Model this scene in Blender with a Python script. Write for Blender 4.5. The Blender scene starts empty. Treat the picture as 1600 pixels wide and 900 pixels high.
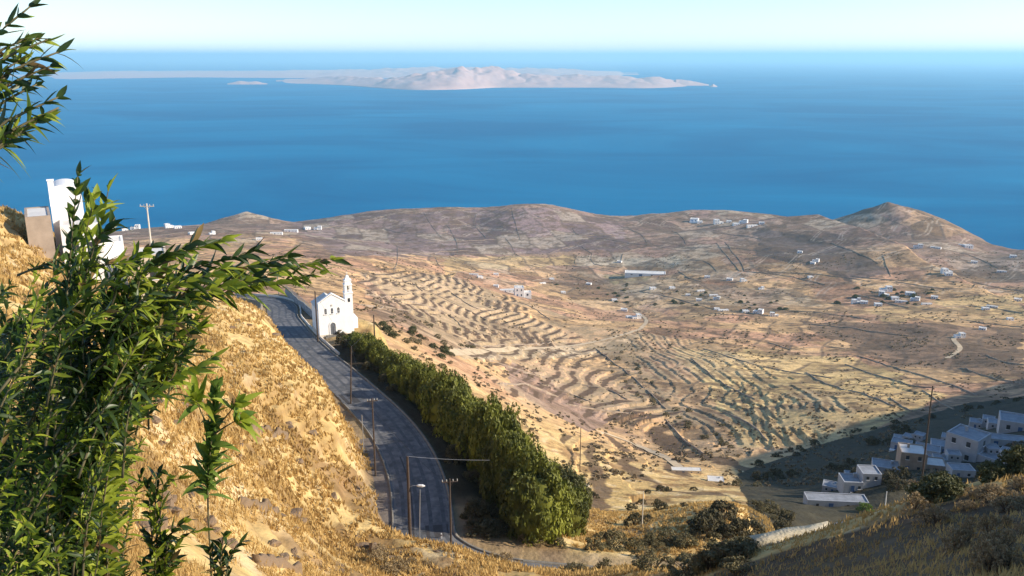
import bpy, math, random
import numpy as np
random.seed(7); RNG = np.random.default_rng(11)
R = math.radians
# ------------------------------------------------------------------ camera
sc = bpy.context.scene
CAMZ, PITCH, F = 400.0, R(15.0), 1350.0
cam_d = bpy.data.cameras.new('camera'); cam = bpy.data.objects.new('camera', cam_d)
sc.collection.objects.link(cam); sc.camera = cam
cam.location = (0, 0, CAMZ); cam.rotation_euler = (R(90) - PITCH, 0, 0)
cam_d.sensor_width = 36; cam_d.lens = F / 1600 * 36
cam_d.clip_start = 0.05; cam_d.clip_end = 400000
# ------------------------------------------------------------------ sky and sun
SUN_EL, SUN_AZ = R(25), R(-7)          # azimuth measured from +X towards +Y
sv = (math.cos(SUN_EL) * math.cos(SUN_AZ), math.cos(SUN_EL) * math.sin(SUN_AZ), math.sin(SUN_EL))
w = bpy.data.worlds.new('World'); sc.world = w; w.use_nodes = True
wn = w.node_tree.nodes; wl = w.node_tree.links; wn.clear()
wo = wn.new('ShaderNodeOutputWorld'); bg = wn.new('ShaderNodeBackground'); sky = wn.new('ShaderNodeTexSky')
sky.sky_type = 'NISHITA'; sky.sun_disc = False; sky.sun_elevation = SUN_EL
sky.sun_rotation = math.pi / 2 - SUN_AZ
sky.altitude = 400; sky.air_density = 1.0; sky.dust_density = 0.0; sky.ozone_density = 3.6
bg.inputs[1].default_value = 0.135
wl.new(sky.outputs[0], bg.inputs[0]); wl.new(bg.outputs[0], wo.inputs[0])
sl = bpy.data.lights.new('sun', 'SUN'); sun = bpy.data.objects.new('sun', sl); sc.collection.objects.link(sun)
sl.energy = 4.9; sl.angle = R(0.53); sl.color = (1.0, 0.87, 0.70)
sun.rotation_euler = (R(90) - SUN_EL, 0, math.atan2(sv[1], sv[0]) + R(90))
sun.location = (0, 0, 500)
sc.view_settings.view_transform = 'Standard'; sc.view_settings.look = 'None'
sc.view_settings.exposure = 0.64; sc.view_settings.gamma = 1.0
sc.cycles.use_denoising = True; sc.cycles.max_bounces = 5; sc.cycles.volume_bounces = 2
sc.cycles.transparent_max_bounces = 8
sc.cycles.volume_max_steps = 64
# ------------------------------------------------------------------ helpers
COL = sc.collection
def ss(a, b, x):
    t = np.clip((x - a) / (b - a), 0, 1); return t * t * (3 - 2 * t)
def hsh(ix, iy, s):
    n = (ix.astype(np.int64) * 374761393 + iy.astype(np.int64) * 668265263 + s * 974634777) & 0xffffffff
    n = ((n ^ (n >> 13)) * 1274126177) & 0xffffffff
    n = (n ^ (n >> 16)) & 0xffffff
    return n / float(0xffffff)
def vnoise(x, y, s=0):
    x = np.asarray(x, float); y = np.asarray(y, float)
    ix = np.floor(x); iy = np.floor(y); fx = x - ix; fy = y - iy
    fx = fx * fx * (3 - 2 * fx); fy = fy * fy * (3 - 2 * fy)
    a = hsh(ix, iy, s); b = hsh(ix + 1, iy, s); c = hsh(ix, iy + 1, s); d = hsh(ix + 1, iy + 1, s)
    return (a * (1 - fx) + b * fx) * (1 - fy) + (c * (1 - fx) + d * fx) * fy
def fbm(x, y, o=4, s=0):
    v = 0; a = .5; t = 0
    for i in range(o):
        v = v + a * vnoise(x * 2**i + 17.3 * i, y * 2**i - 9.1 * i, s + i); t += a; a *= .5
    return v / t
def ray(px, py):
    u = (px - 800) / F; v = (450 - py) / F
    dx = u; dy = math.cos(PITCH) + v * math.sin(PITCH); dz = -math.sin(PITCH) + v * math.cos(PITCH)
    return dx, dy, dz
def azs(px, py):
    dx, dy, dz = ray(px, py); h = math.hypot(dx, dy)
    return math.atan2(dx, dy), -dz / h
def pt(px, py, dist=None, z=None):
    """a world point seen at that place of the photograph, at horizontal distance dist or at height z"""
    dx, dy, dz = ray(px, py); h = math.hypot(dx, dy)
    t = dist / h if dist is not None else (z - CAMZ) / dz
    return (dx * t, dy * t, CAMZ + dz * t)
def proj(x, y, z):
    z = z - CAMZ
    d = y * math.cos(PITCH) - z * math.sin(PITCH); u = y * math.sin(PITCH) + z * math.cos(PITCH)
    d = np.maximum(d, .01)
    return 800 + F * x / d, 450 - F * u / d
def tag(o, label=None, cat=None, group=None, kind=None):
    if label: o['label'] = label
    if cat: o['category'] = cat
    if group: o['group'] = group
    if kind: o['kind'] = kind
    return o
def mesh_np(name, V, Fa, mats, parent=None, smooth=False, midx=None):
    """V (n,3), Fa (m,k) with k = 3 or 4"""
    me = bpy.data.meshes.new(name); V = np.asarray(V, np.float32); Fa = np.asarray(Fa, np.int32)
    n, k = Fa.shape
    me.vertices.add(len(V)); me.vertices.foreach_set('co', V.ravel())
    me.loops.add(n * k); me.loops.foreach_set('vertex_index', Fa.ravel())
    me.polygons.add(n); me.polygons.foreach_set('loop_start', np.arange(0, n * k, k, dtype=np.int32))
    me.polygons.foreach_set('loop_total', np.full(n, k, np.int32))
    if smooth: me.polygons.foreach_set('use_smooth', np.ones(n, bool))
    for m in (mats if isinstance(mats, (list, tuple)) else [mats]): me.materials.append(m)
    if midx is not None: me.polygons.foreach_set('material_index', np.asarray(midx, np.int32))
    me.update(calc_edges=True); me.validate()
    o = bpy.data.objects.new(name, me); COL.objects.link(o); o.parent = parent
    return o
def vcol(o, name, C):
    a = o.data.attributes.new(name, 'FLOAT_COLOR', 'POINT')
    C4 = np.ones((len(C), 4), np.float32); C4[:, :3] = C; a.data.foreach_set('color', C4.ravel())
class MB:
    def __init__(s): s.v = []; s.f = []; s.m = []
    def quad(s, pts, m=0):
        b = len(s.v); s.v += [tuple(p) for p in pts]; s.f.append(tuple(range(b, b + len(pts)))); s.m.append(m); return s
    def box(s, x0, x1, y0, y1, z0, z1, m=0, tz=None, taper=0):
        b = len(s.v); t = taper
        s.v += [(x0, y0, z0), (x1, y0, z0), (x1, y1, z0), (x0, y1, z0), (x0 + t, y0 + t, z1), (x1 - t, y0 + t, z1), (x1 - t, y1 - t, z1), (x0 + t, y1 - t, z1)]
        for q in ((0, 3, 2, 1), (4, 5, 6, 7), (0, 1, 5, 4), (1, 2, 6, 5), (2, 3, 7, 6), (3, 0, 4, 7)):
            s.f.append(tuple(b + i for i in q)); s.m.append(m)
        return s
    def prism(s, poly, y0, y1, m=0):
        """poly of (x,z) extruded along y"""
        b = len(s.v); n = len(poly)
        s.v += [(x, y0, z) for x, z in poly] + [(x, y1, z) for x, z in poly]
        s.f.append(tuple(b + i for i in range(n))); s.m.append(m)
        s.f.append(tuple(b + n + i for i in reversed(range(n)))); s.m.append(m)
        for i in range(n):
            j = (i + 1) % n; s.f.append((b + i, b + n + i, b + n + j, b + j)); s.m.append(m)
        return s
    def tube(s, pts, rad, n=6, m=0):
        P = [np.array(p, float) for p in pts]; K = len(P)
        rad = rad if isinstance(rad, (list, tuple, np.ndarray)) else [rad] * K
        b0 = len(s.v); ref = np.array([.31, .2, .93])
        for i in range(K):
            t = P[min(i + 1, K - 1)] - P[max(i - 1, 0)]; t /= (np.linalg.norm(t) + 1e-9)
            r_ = ref if abs(t @ ref) < .9 else np.array([1., 0, 0])
            a = np.cross(t, r_); a /= np.linalg.norm(a); c = np.cross(t, a)
            for k in range(n):
                an = 2 * math.pi * k / n; s.v.append(tuple(P[i] + rad[i] * (math.cos(an) * a + math.sin(an) * c)))
        for i in range(K - 1):
            for k in range(n):
                k2 = (k + 1) % n; s.f.append((b0 + i * n + k, b0 + i * n + k2, b0 + (i + 1) * n + k2, b0 + (i + 1) * n + k)); s.m.append(m)
        s.f.append(tuple(b0 + k for k in reversed(range(n)))); s.m.append(m)
        s.f.append(tuple(b0 + (K - 1) * n + k for k in range(n))); s.m.append(m)
        return s
    def build(s, name, mats, parent=None, bevel=0, smooth=False):
        me = bpy.data.meshes.new(name); me.from_pydata(s.v, [], s.f)
        for mm in (mats if isinstance(mats, (list, tuple)) else [mats]): me.materials.append(mm)
        me.polygons.foreach_set('material_index', s.m)
        if smooth: me.polygons.foreach_set('use_smooth', [True] * len(s.f))
        me.update()
        o = bpy.data.objects.new(name, me); COL.objects.link(o); o.parent = parent
        if bevel:
            b = o.modifiers.new('bevel', 'BEVEL'); b.width = bevel; b.segments = 2; b.limit_method = 'ANGLE'
        return o
def empty(name, loc, rz=0):
    o = bpy.data.objects.new(name, None); COL.objects.link(o); o.location = loc; o.rotation_euler = (0, 0, rz); o.empty_display_size = .2
    return o
def copy_tree(o, parent=None):
    c = o.copy(); COL.objects.link(c); c.parent = parent
    for ch in o.children: copy_tree(ch, c)
    return c
# ------------------------------------------------------------------ materials
def mat(name, col, rough=.9, var=0, vscale=1.0, bump=0, bscale=5.0, spec=.3, attr=None, col2=None, detail=4, transl=0, metal=0, coords='Object'):
    m = bpy.data.materials.new(name); m.use_nodes = True; n = m.node_tree.nodes; l = m.node_tree.links; n.clear()
    out = n.new('ShaderNodeOutputMaterial'); p = n.new('ShaderNodeBsdfPrincipled')
    p.inputs['Roughness'].default_value = rough; p.inputs['Specular IOR Level'].default_value = spec; p.inputs['Metallic'].default_value = metal
    tc = n.new('ShaderNodeTexCoord'); src = None
    if attr:
        a = n.new('ShaderNodeAttribute'); a.attribute_name = attr; src = a.outputs['Color']
    if var or col2:
        no = n.new('ShaderNodeTexNoise'); no.inputs['Scale'].default_value = vscale; no.inputs['Detail'].default_value = detail; no.inputs['Roughness'].default_value = .65
        l.new(tc.outputs[coords], no.inputs['Vector'])
        if col2:
            mr = n.new('ShaderNodeMapRange'); mr.inputs[1].default_value = .38; mr.inputs[2].default_value = .62; l.new(no.outputs[0], mr.inputs[0])
            mx = n.new('ShaderNodeMixRGB'); mx.inputs[1].default_value = (*col, 1); mx.inputs[2].default_value = (*col2, 1); l.new(mr.outputs[0], mx.inputs[0]); src = mx.outputs[0]
        if var:
            mr = n.new('ShaderNodeMapRange'); mr.inputs[1].default_value = .3; mr.inputs[2].default_value = .7
            mr.inputs[3].default_value = 1 - var; mr.inputs[4].default_value = 1 + var; l.new(no.outputs[0], mr.inputs[0])
            mm = n.new('ShaderNodeVectorMath'); mm.operation = 'SCALE'; l.new(mr.outputs[0], mm.inputs['Scale'])
            if src: l.new(src, mm.inputs[0])
            else: mm.inputs[0].default_value = col
            src = mm.outputs[0]
    if src: l.new(src, p.inputs['Base Color'])
    else: p.inputs['Base Color'].default_value = (*col, 1)
    if bump:
        nb = n.new('ShaderNodeTexNoise'); nb.inputs['Scale'].default_value = bscale; nb.inputs['Detail'].default_value = 5; l.new(tc.outputs[coords], nb.inputs['Vector'])
        b = n.new('ShaderNodeBump'); b.inputs['Strength'].default_value = 1; b.inputs['Distance'].default_value = bump; l.new(nb.outputs[0], b.inputs['Height']); l.new(b.outputs[0], p.inputs['Normal'])
    if transl:
        t = n.new('ShaderNodeBsdfTranslucent'); mi = n.new('ShaderNodeMixShader'); mi.inputs[0].default_value = transl
        if src: l.new(src, t.inputs[0])
        else: t.inputs[0].default_value = (*col, 1)
        l.new(p.outputs[0], mi.inputs[1]); l.new(t.outputs[0], mi.inputs[2]); l.new(mi.outputs[0], out.inputs[0])
    else: l.new(p.outputs[0], out.inputs[0])
    return m
# ------------------------------------------------------------------ terrain control points (place in photo, distance)
CP = []
def c(px, py, dist): a, s = azs(px, py); CP.append((a, math.log(dist), s))
def cw(x, y, z): r_ = math.hypot(x, y); CP.append((math.atan2(x, y), math.log(r_), -z / r_))      # z relative to the camera
def cpz(px, dist, z): a, s = azs(px, 600); CP.append((a, math.log(dist), -z / dist))
# under and around the viewpoint
for a_ in (-60, -35, -12, 12, 35, 60):
    CP.append((R(a_), math.log(2.0), 1.05)); CP.append((R(a_), math.log(6.0), .74))
for q in ((-300, 780, 12), (-300, 480, 40), (-300, 300, 120), (60, 880, 14), (200, 900, 22), (40, 700, 30), (100, 600, 46), (60, 480, 75), (20, 336, 128), (300, 850, 35), (300, 600, 65),
          (400, 750, 56), (500, 850, 61), (450, 600, 92), (520, 640, 95), (540, 750, 82), (345, 466, 125), (400, 482, 130), (250, 510, 98), (100, 402, 112), (170, 425, 118), (245, 458, 122), (440, 530, 128),
          (590, 842, 70), (640, 856, 66), (690, 876, 62), (720, 900, 58)): c(*q)
# behind the left crest
for q in ((20, 180, -70), (100, 200, -75), (245, 230, -80), (345, 180, -62), (345, 240, -80)): cpz(*q)
# church terrace and the slope under it
for q in ((520, 524, 160), (470, 505, 172), (420, 462, 206), (560, 530, 158), (600, 500, 330), (600, 450, 620), (600, 420, 900), (600, 400, 1250), (700, 540, 350), (700, 480, 700), (700, 440, 950), (700, 420, 1200), (720, 390, 1500), (740, 350, 1780),
          (450, 440, 480), (450, 400, 900), (450, 370, 1400), (300, 440, 420), (300, 400, 800), (300, 370, 1400), (100, 400, 900), (100, 375, 1500), (230, 357, 1850), (-200, 400, 1000), (-200, 365, 1800), (-200, 440, 400)): c(*q)
# east of the hedge
for q in ((850, 600, 420), (900, 680, 260), (950, 750, 200), (960, 800, 145), (900, 830, 100), (850, 850, 88), (1050, 800, 150), (1000, 700, 330), (1080, 730, 260), (1120, 780, 180)): c(*q)
cw(10, 82, -53); cw(30, 90, -60)
# gully and flanks
for q in ((930, 570, 640), (1000, 610, 520), (1080, 660, 400), (1160, 710, 310), (1230, 760, 230), (950, 530, 760),
          (1100, 570, 640), (1200, 610, 520), (1300, 640, 400), (900, 620, 430), (1000, 660, 380),
          (1000, 500, 980), (1150, 500, 980), (1300, 500, 1000), (1450, 500, 1020), (1600, 500, 1050), (1900, 500, 1050), (900, 480, 1060), (900, 440, 1320), (1100, 450, 1240), (1300, 450, 1260), (1500, 450, 1270), (1700, 450, 1270),
          (1300, 560, 730), (1450, 560, 740), (1600, 560, 760), (1900, 560, 760), (1400, 610, 520), (1550, 600, 580), (900, 400, 1520), (1100, 400, 1520)): c(*q)
# shaded village valley
for q in ((1500, 640, 430), (1300, 700, 320), (1420, 700, 290), (1520, 710, 250), (1600, 690, 260), (1300, 790, 190), (1400, 765, 200), (1250, 800, 165), (1200, 820, 120), (1600, 630, 430)): c(*q)
# near slope at the right
for q in ((1000, 885, 62), (1170, 866, 49), (1300, 832, 51), (1400, 800, 53), (1560, 757, 58), (1600, 745, 60), (1500, 850, 34), (1300, 892, 36), (1100, 905, 45), (1590, 800, 42), (900, 905, 60)): c(*q)
for q in ((1150, 75, -52), (1300, 75, -54), (1420, 75, -52), (1560, 82, -52), (1300, 120, -78), (1450, 120, -76), (1600, 120, -70), (1600, 180, -96)): cpz(*q)
# east, out of frame: the high shoulder that shades the village
for q in ((-22, 152, -61), (-4, 122, -63), (-34, 178, -68), (14, 104, -62), (-14, 190, -84), (61, 12, 14), (66, 23, 11), (69, 30, 3), (71, 37, -9), (74, 44, -24), (90, 6, 28), (97, 38, -8), (112, 40, -6), (77, 60, -38), (48, 54, -37), (60, 55, -36), (120, 80, -44), (140, 0, 45), (300, 40, 60), (170, 110, -62), (200, 140, -60), (235, 165, -40), (262, 182, -24), (330, 240, -16), (420, 290, -22), (520, 340, -20), (600, 200, 20), (212, 290, -118), (470, 500, -140), (700, 560, -120), (900, 760, -170)): cw(*q)
# far hills and coast
for q in ((400, 348, 2000), (385, 347, 1990), (480, 345, 1950), (530, 338, 1900), (600, 330, 1880), (700, 325, 1900), (800, 322, 1900), (850, 321, 1900), (900, 330, 1900), (975, 344, 1900), (1010, 336, 1960), (1080, 328, 1980), (1150, 330, 1980), (1240, 341, 1950), (1290, 353, 1930), (1385, 358, 1960), (1450, 366, 1930), (1535, 375, 1880),
          (1080, 350, 1850), (1160, 380, 1650), (1385, 372, 1800), (1385, 390, 1600), (1540, 390, 1770), (1600, 393, 1765), (1700, 396, 1765), (1570, 386, 1815), (1640, 386, 1820), (1900, 400, 1750), (1500, 380, 1740), (880, 360, 1720), (600, 360, 1720), (500, 370, 1600)): c(*q)
for px in (-200, 100, 250, 400, 480, 600, 700, 800, 900, 975, 1080, 1240, 1385, 1500): cpz(px, 2230, -409); cpz(px, 3000, -430)
for px in (1560, 1620, 1700, 1900): cpz(px, 1950, -406); cpz(px, 3000, -430)
cpz(1470, 2080, -402)
CP = np.array(CP)
KX = 2.0
def tps_fit(P, lam=2e-4):
    X = np.c_[P[:, 0] * KX, P[:, 1]]; n = len(X)
    d = np.sqrt(((X[:, None] - X[None]) ** 2).sum(-1)) + 1e-12
    K = d * d * np.log(d) + lam * np.eye(n)
    Q = np.c_[np.ones(n), X]
    A = np.block([[K, Q], [Q.T, np.zeros((3, 3))]])
    return X, np.linalg.solve(A, np.r_[P[:, 2], 0, 0, 0])
def tps_eval(X, wgt, a, lr):
    o = np.zeros(a.shape); 
    for (x, y), w_ in zip(X, wgt[:-3]):
        d2 = (a * KX - x) ** 2 + (lr - y) ** 2 + 1e-18
        o += w_ * .5 * d2 * np.log(d2)
    return o + wgt[-3] + wgt[-2] * a * KX + wgt[-1] * lr
TX, TW = tps_fit(CP)
AZ0, AZ1 = R(-52), R(72)
def frac_idx(arr, v): return np.interp(v, arr, np.arange(len(arr)))
def bil(G, fi, fj):
    i = np.clip(np.floor(fi).astype(int), 0, G.shape[0] - 2); j = np.clip(np.floor(fj).astype(int), 0, G.shape[1] - 2)
    u = fi - i; v = fj - j
    return (G[i, j] * (1 - u) + G[i + 1, j] * u) * (1 - v) + (G[i, j + 1] * (1 - u) + G[i + 1, j + 1] * u) * v
ca = np.linspace(AZ0, AZ1, 240); cl = np.linspace(math.log(.8), math.log(3200), 420)
CG = tps_eval(TX, TW, *np.meshgrid(ca, cl))          # [lr, az]
def base_s(a, r_): return bil(CG, frac_idx(cl, np.log(r_)), frac_idx(ca, a))
# ------------------------------------------------------------------ road centre line (x, y, z)
RP = []
for px, py, dz in ((424, 472, -54), (442, 500, -52.6), (466, 530, -51.6), (492, 556, -50.6), (520, 580, -49.9), (556, 612, -49.4), (600, 655, -48.7), (632, 700, -48.3), (652, 750, -48), (660, 800, -48), (664, 840, -48.2), (682, 862, -48.4), (724, 884, -48.7), (790, 902, -49), (880, 912, -49.4)):
    RP.append(pt(px, py, z=CAMZ + dz))
RP = [tuple(np.array(RP[0]) + np.array((-24, 10, -1.5)))] + RP + [(40, 72, CAMZ - 52)]
RP = np.array(RP)
def resample(P, n):
    P = np.asarray(P, float); K = len(P); out = []
    for i in range(K - 1):
        p0, p1, p2, p3 = P[max(i - 1, 0)], P[i], P[i + 1], P[min(i + 2, K - 1)]
        for t in np.linspace(0, 1, n, endpoint=False):
            out.append(.5 * ((2 * p1) + (-p0 + p2) * t + (2 * p0 - 5 * p1 + 4 * p2 - p3) * t * t + (-p0 + 3 * p1 - 3 * p2 + p3) * t**3))
    out.append(P[-1]); return np.array(out)
ROAD = resample(RP, 8)
def road_dist(x, y):
    """distance, signed side (+ right of travel towards the viewer is negative x side) and height of the nearest centre-line point"""
    best = np.full(x.shape, 1e9); zz = np.zeros(x.shape); sd = np.zeros(x.shape)
    for i in range(len(ROAD) - 1):
        a, b = ROAD[i], ROAD[i + 1]; d = b[:2] - a[:2]; L = (d ** 2).sum()
        t = np.clip(((x - a[0]) * d[0] + (y - a[1]) * d[1]) / L, 0, 1)
        ex = x - a[0] - t * d[0]; ey = y - a[1] - t * d[1]; q = ex * ex + ey * ey
        m = q < best; best = np.where(m, q, best); zz = np.where(m, a[2] + t * (b[2] - a[2]), zz)
        sd = np.where(m, np.sign(d[0] * ey - d[1] * ex), sd)
    return np.sqrt(best), zz, sd      # sd > 0: left of direction of travel (towards viewer) = east side
# ------------------------------------------------------------------ the sheet: polar grid, finer near the viewpoint
rows = np.r_[np.exp(np.linspace(math.log(1.0), math.log(60), 260, endpoint=False)), np.linspace(60, 160, 240, endpoint=False), np.linspace(160, 330, 150, endpoint=False), np.linspace(330, 1250, 600, endpoint=False), np.linspace(1250, 2300, 260, endpoint=False), np.linspace(2300, 3100, 14)]
azc = np.r_[np.linspace(AZ0, R(-34), 60, endpoint=False), np.linspace(R(-34), R(34), 1000, endpoint=False), np.linspace(R(34), AZ1, 110)]
A, RR = np.meshgrid(azc, rows); X = RR * np.sin(A); Y = RR * np.cos(A)
Zb = CAMZ - base_s(A, RR) * RR
PX, PY = proj(X, Y, Zb)
def inpoly(poly, px=None, py=None):
    px = PX if px is None else px; py = PY if py is None else py
    inside = np.zeros(px.shape, bool); n = len(poly)
    for i in range(n):
        x1, y1 = poly[i]; x2, y2 = poly[(i + 1) % n]
        if y1 == y2: continue
        cnd = ((y1 > py) != (y2 > py)) & (px < (x2 - x1) * (py - y1) / (y2 - y1) + x1)
        inside ^= cnd
    return inside
def polyline_d(P, x, y):
    best = np.full(x.shape, 1e18); sd = np.zeros(x.shape); tt = np.zeros(x.shape); K = len(P) - 1
    for i in range(K):
        a = P[i]; b = P[i + 1]; dx, dy = b[0] - a[0], b[1] - a[1]; L = dx * dx + dy * dy
        t = np.clip(((x - a[0]) * dx + (y - a[1]) * dy) / L, 0, 1)
        ex = x - a[0] - t * dx; ey = y - a[1] - t * dy; q = ex * ex + ey * ey; m = q < best
        best = np.where(m, q, best); sd = np.where(m, np.sign(dx * ey - dy * ex), sd); tt = np.where(m, (i + t) / K, tt)
    return np.sqrt(best), sd, tt
# relief noise grows with distance
Z = Zb + (fbm(X / 7, Y / 7, 4, 3) - .5) * .7 * ss(4, 30, RR) + (fbm(X / 40, Y / 40, 4, 5) - .5) * 5 * ss(150, 500, RR) + (fbm(X / 1.6, Y / 1.6, 3, 9) - .5) * .35 * ss(5, 20, RR)
Z += (fbm(X / 170, Y / 170, 3, 15) - .5) * 16 * ss(500, 900, RR) * (1 - .7 * ss(1500, 1800, RR))
# a long ridge in the plain, steep on its west flank
rid = [pt(px, py, r_)[:2] for px, py, r_ in ((1240, 350, 1880), (1285, 372, 1740), (1345, 402, 1570), (1410, 432, 1400))]
d, sd, tt = polyline_d(rid, X, Y)
hgt = 38 * ss(.0, .30, tt)
Z += hgt * np.where(sd < 0, np.exp(-(d / 300) ** 1.2), np.exp(-(d / 30) ** 1.4)) * ss(2000, 1900, RR)
for px, py, r0_, hh, ww, pw in ((1385, 350, 1930, 56, 92, .9), (388, 350, 1960, 26, 60, 1.0), (1450, 356, 1900, 7, 60, 1.1)):
    q_ = pt(px, py, r0_); ex_ = X - q_[0]; dd = np.hypot(np.where(ex_ > 0, ex_ * .75, ex_ * 1.15) if px > 1300 else ex_, (Y - q_[1]) * .8)
    Z += hh * np.clip(1 - dd / (ww * 1.6), 0, 1) ** pw * (.85 + .3 * fbm(X / 60, Y / 60, 3, 19))
Zpre = Z.copy()
# terraces: each region has a tilt, a step and a strength
TERR = [  # polygon, tilt x, tilt y, step, amount
    ([(560, 425), (700, 430), (800, 470), (880, 520), (860, 545), (700, 520), (600, 480)], -.22, .10, 3.4, 1.3),
    ([(700, 520), (900, 530), (1080, 660), (1180, 740), (1050, 720), (900, 640), (820, 620), (740, 560)], -.10, .16, 3.0, .8),
    ([(890, 640), (1040, 650), (1080, 720), (930, 700)], -.03, .13, 3.0, 1.1),
    ([(940, 520), (1120, 540), (1340, 640), (1300, 690), (1180, 720), (1060, 640)], .30, .10, 3.2, .55),
    ([(1130, 590), (1320, 650), (1300, 690), (1190, 715)], .34, .02, 2.8, .6),
    ([(880, 680), (1060, 730), (1150, 790), (1000, 830), (900, 780)], -.05, .2, 2.6, .7),
    ([(1340, 560), (1600, 590), (1600, 620), (1400, 640)], .02, .14, 5, .5)]
RIS = np.zeros(Z.shape)
jx = (fbm(X / 30, Y / 30, 3, 21) - .5) * 60; jy = (fbm(X / 30, Y / 30, 3, 22) - .5) * 30
for poly, tx, ty, st, am in TERR:
    m = inpoly(poly, PX + jx, PY + jy) & (RR > 140) & (RR < 1300)
    g = Zpre * .5 + tx * X + ty * Y + (fbm(X / 90, Y / 90, 2, 31) - .5) * 8 + (fbm(X / 9, Y / 9, 2, 33) - .5) * .7
    fr = g / st - np.floor(g / st)
    brk = ss(.22, .34, vnoise(X / 22, Y / 22, 41))
    ri = ss(0, .5, 1 - np.abs(fr - .5) / .24)
    Z += np.where(m, (fr - .5) * -1.5 * am * brk, 0)
    RIS = np.where(m, np.maximum(RIS, ri * am * brk), RIS)
hillm = ss(18, 40, RR) * ss(170, 140, RR) * (A < R(4))
gz = Z / 1.9 + (fbm(X / 12, Y / 12, 3, 37) - .5) * 3.5; fz = gz - np.floor(gz)
Z += hillm * (ss(.3, .7, fz) - fz) * 1.1 * ss(.35, .6, vnoise(X / 9, Y / 9, 38))
LEDGE = hillm * np.clip(1 - np.abs(fz - .5) / .22, 0, 1) * ss(.35, .6, vnoise(X / 9, Y / 9, 38))
# road bench
rd, rz, rs = road_dist(X, Y)
wout = np.where(rs > 0, 13.0, np.where(Y < 83, 6.4, 9.5)); wbl = 1 - ss(np.where((rs < 0) & (Y < 83), 3.9, 4.6), wout, rd)
wbl = wbl * ss(20, 60, RR)
ROADZ = rz - .10
Z = Z * (1 - wbl) + ROADZ * wbl
# church terrace
CH = np.array(pt(521, 523, 160)); 
dch = np.hypot(X - CH[0] - 1, Y - CH[1] - 5)
wc = (1 - ss(5.5, 13, dch)) * ss(3.8, 6.5, rd); Z = Z * (1 - wc) + (CH[2] - .1) * wc
Z = np.where(RR < 2.2, np.minimum(Z, CAMZ - 1.62), Z)
Z = np.maximum(Z, -14)
PX, PY = proj(X, Y, Z)
SLO = np.zeros(Z.shape)
# ---- lookups on the finished sheet
def ground(x, y):
    r_ = math.hypot(x, y); a = math.atan2(x, y)
    return float(bil(Z, np.array([frac_idx(rows, r_)]), np.array([frac_idx(azc, a)]))[0])
def groundv(x, y):
    return bil(Z, frac_idx(rows, np.hypot(x, y)), frac_idx(azc, np.arctan2(x, y)))
def on(px, py, rmin=8, last=False):
    """where the line of sight through that place first (or last) meets the land"""
    a, s = azs(px, py); fj = frac_idx(azc, a); j = int(min(fj, len(azc) - 2)); v = fj - j
    zc = Z[:, j] * (1 - v) + Z[:, j + 1] * v
    dlt = (CAMZ - s * rows) - zc
    k0 = int(np.searchsorted(rows, rmin))
    idx = np.nonzero((dlt[k0:-1] > 0) & (dlt[k0 + 1:] <= 0))[0]
    if len(idx) == 0:
        return None
    k = k0 + (idx[-1] if last else idx[0]); t = dlt[k] / (dlt[k] - dlt[k + 1]); r_ = rows[k] + t * (rows[k + 1] - rows[k])
    return (r_ * math.sin(a), r_ * math.cos(a), CAMZ - s * r_)
# ------------------------------------------------------------------ ground colours (albedo of soil, dry grass, scrub, stone, with some light and shade painted in)
def C3(*v): return np.array(v, float)
GOLD, GOLD2, TAN, PINK = C3(.66, .475, .205), C3(.54, .37, .15), C3(.58, .37, .185), C3(.50, .285, .17)
SCRUB, PURP, GREY, OLIVE, STONE, DARK = C3(.15, .10, .065), C3(.22, .155, .135), C3(.30, .235, .18), C3(.12, .11, .05), C3(.30, .26, .21), C3(.05, .042, .032)
PALE = C3(.50, .42, .30)
def mixc(Cc, col, m): return Cc * (1 - m[..., None]) + col * m[..., None]
n1 = fbm(X / 60, Y / 60, 4, 51); n2 = fbm(X / 14, Y / 14, 4, 52); n3 = fbm(X / 3.0, Y / 3.0, 4, 53); n4 = fbm(X / 200, Y / 200, 3, 54); n5 = fbm(X / 5.5, Y / 5.5, 3, 55)
Cc = np.ones(Z.shape + (3,)) * TAN
Cc = mixc(Cc, PINK, ss(.42, .6, n1))
# broad tone by distance
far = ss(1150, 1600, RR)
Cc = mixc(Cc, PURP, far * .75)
# near golden hillside
nearm = ss(330, 180, RR)
Cn = np.ones_like(Cc) * GOLD; Cn = mixc(Cn, GOLD2, ss(.45, .6, n2)); Cn = mixc(Cn, PALE, ss(.58, .72, n3) * .45); Cn = mixc(Cn, C3(.24, .14, .06), ss(.52, .64, n5) * .8); Cn = Cn * (.8 + .4 * n1)[..., None]
Cc = Cc * (1 - nearm[..., None]) + Cn * nearm[..., None]
def blob(poly, col, am=1.0, jit=1.0, cond=None):
    global Cc
    m = inpoly(poly, PX + jx * jit * .6, PY + jy * jit * .5).astype(float) * am
    if cond is not None: m = m * cond
    Cc = mixc(Cc, col, m)
FARM = (RR > 300)
blob([(560, 425), (700, 430), (880, 520), (900, 560), (740, 560), (600, 500)], GREY, .55, 1, FARM)
blob([(570, 460), (720, 500), (760, 560), (700, 600), (600, 540)], SCRUB, .55, 1, FARM * ss(.35, .55, n2))
blob([(1040, 540), (1340, 560), (1480, 620), (1300, 700), (1160, 700), (1100, 600)], GOLD, .75, 1, FARM)
blob([(700, 545), (900, 540), (1000, 520), (1000, 545), (880, 560), (720, 562)], PALE, .5, .6, FARM)
blob([(1250, 500), (1600, 510), (1600, 590), (1400, 570), (1300, 530)], SCRUB * 1.35, .9, 1, FARM)
blob([(960, 520), (1030, 570), (1130, 650), (1200, 730), (1140, 740), (1040, 660), (920, 560)], SCRUB, .6, 1.2, FARM * ss(.3, .5, n2))
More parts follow.
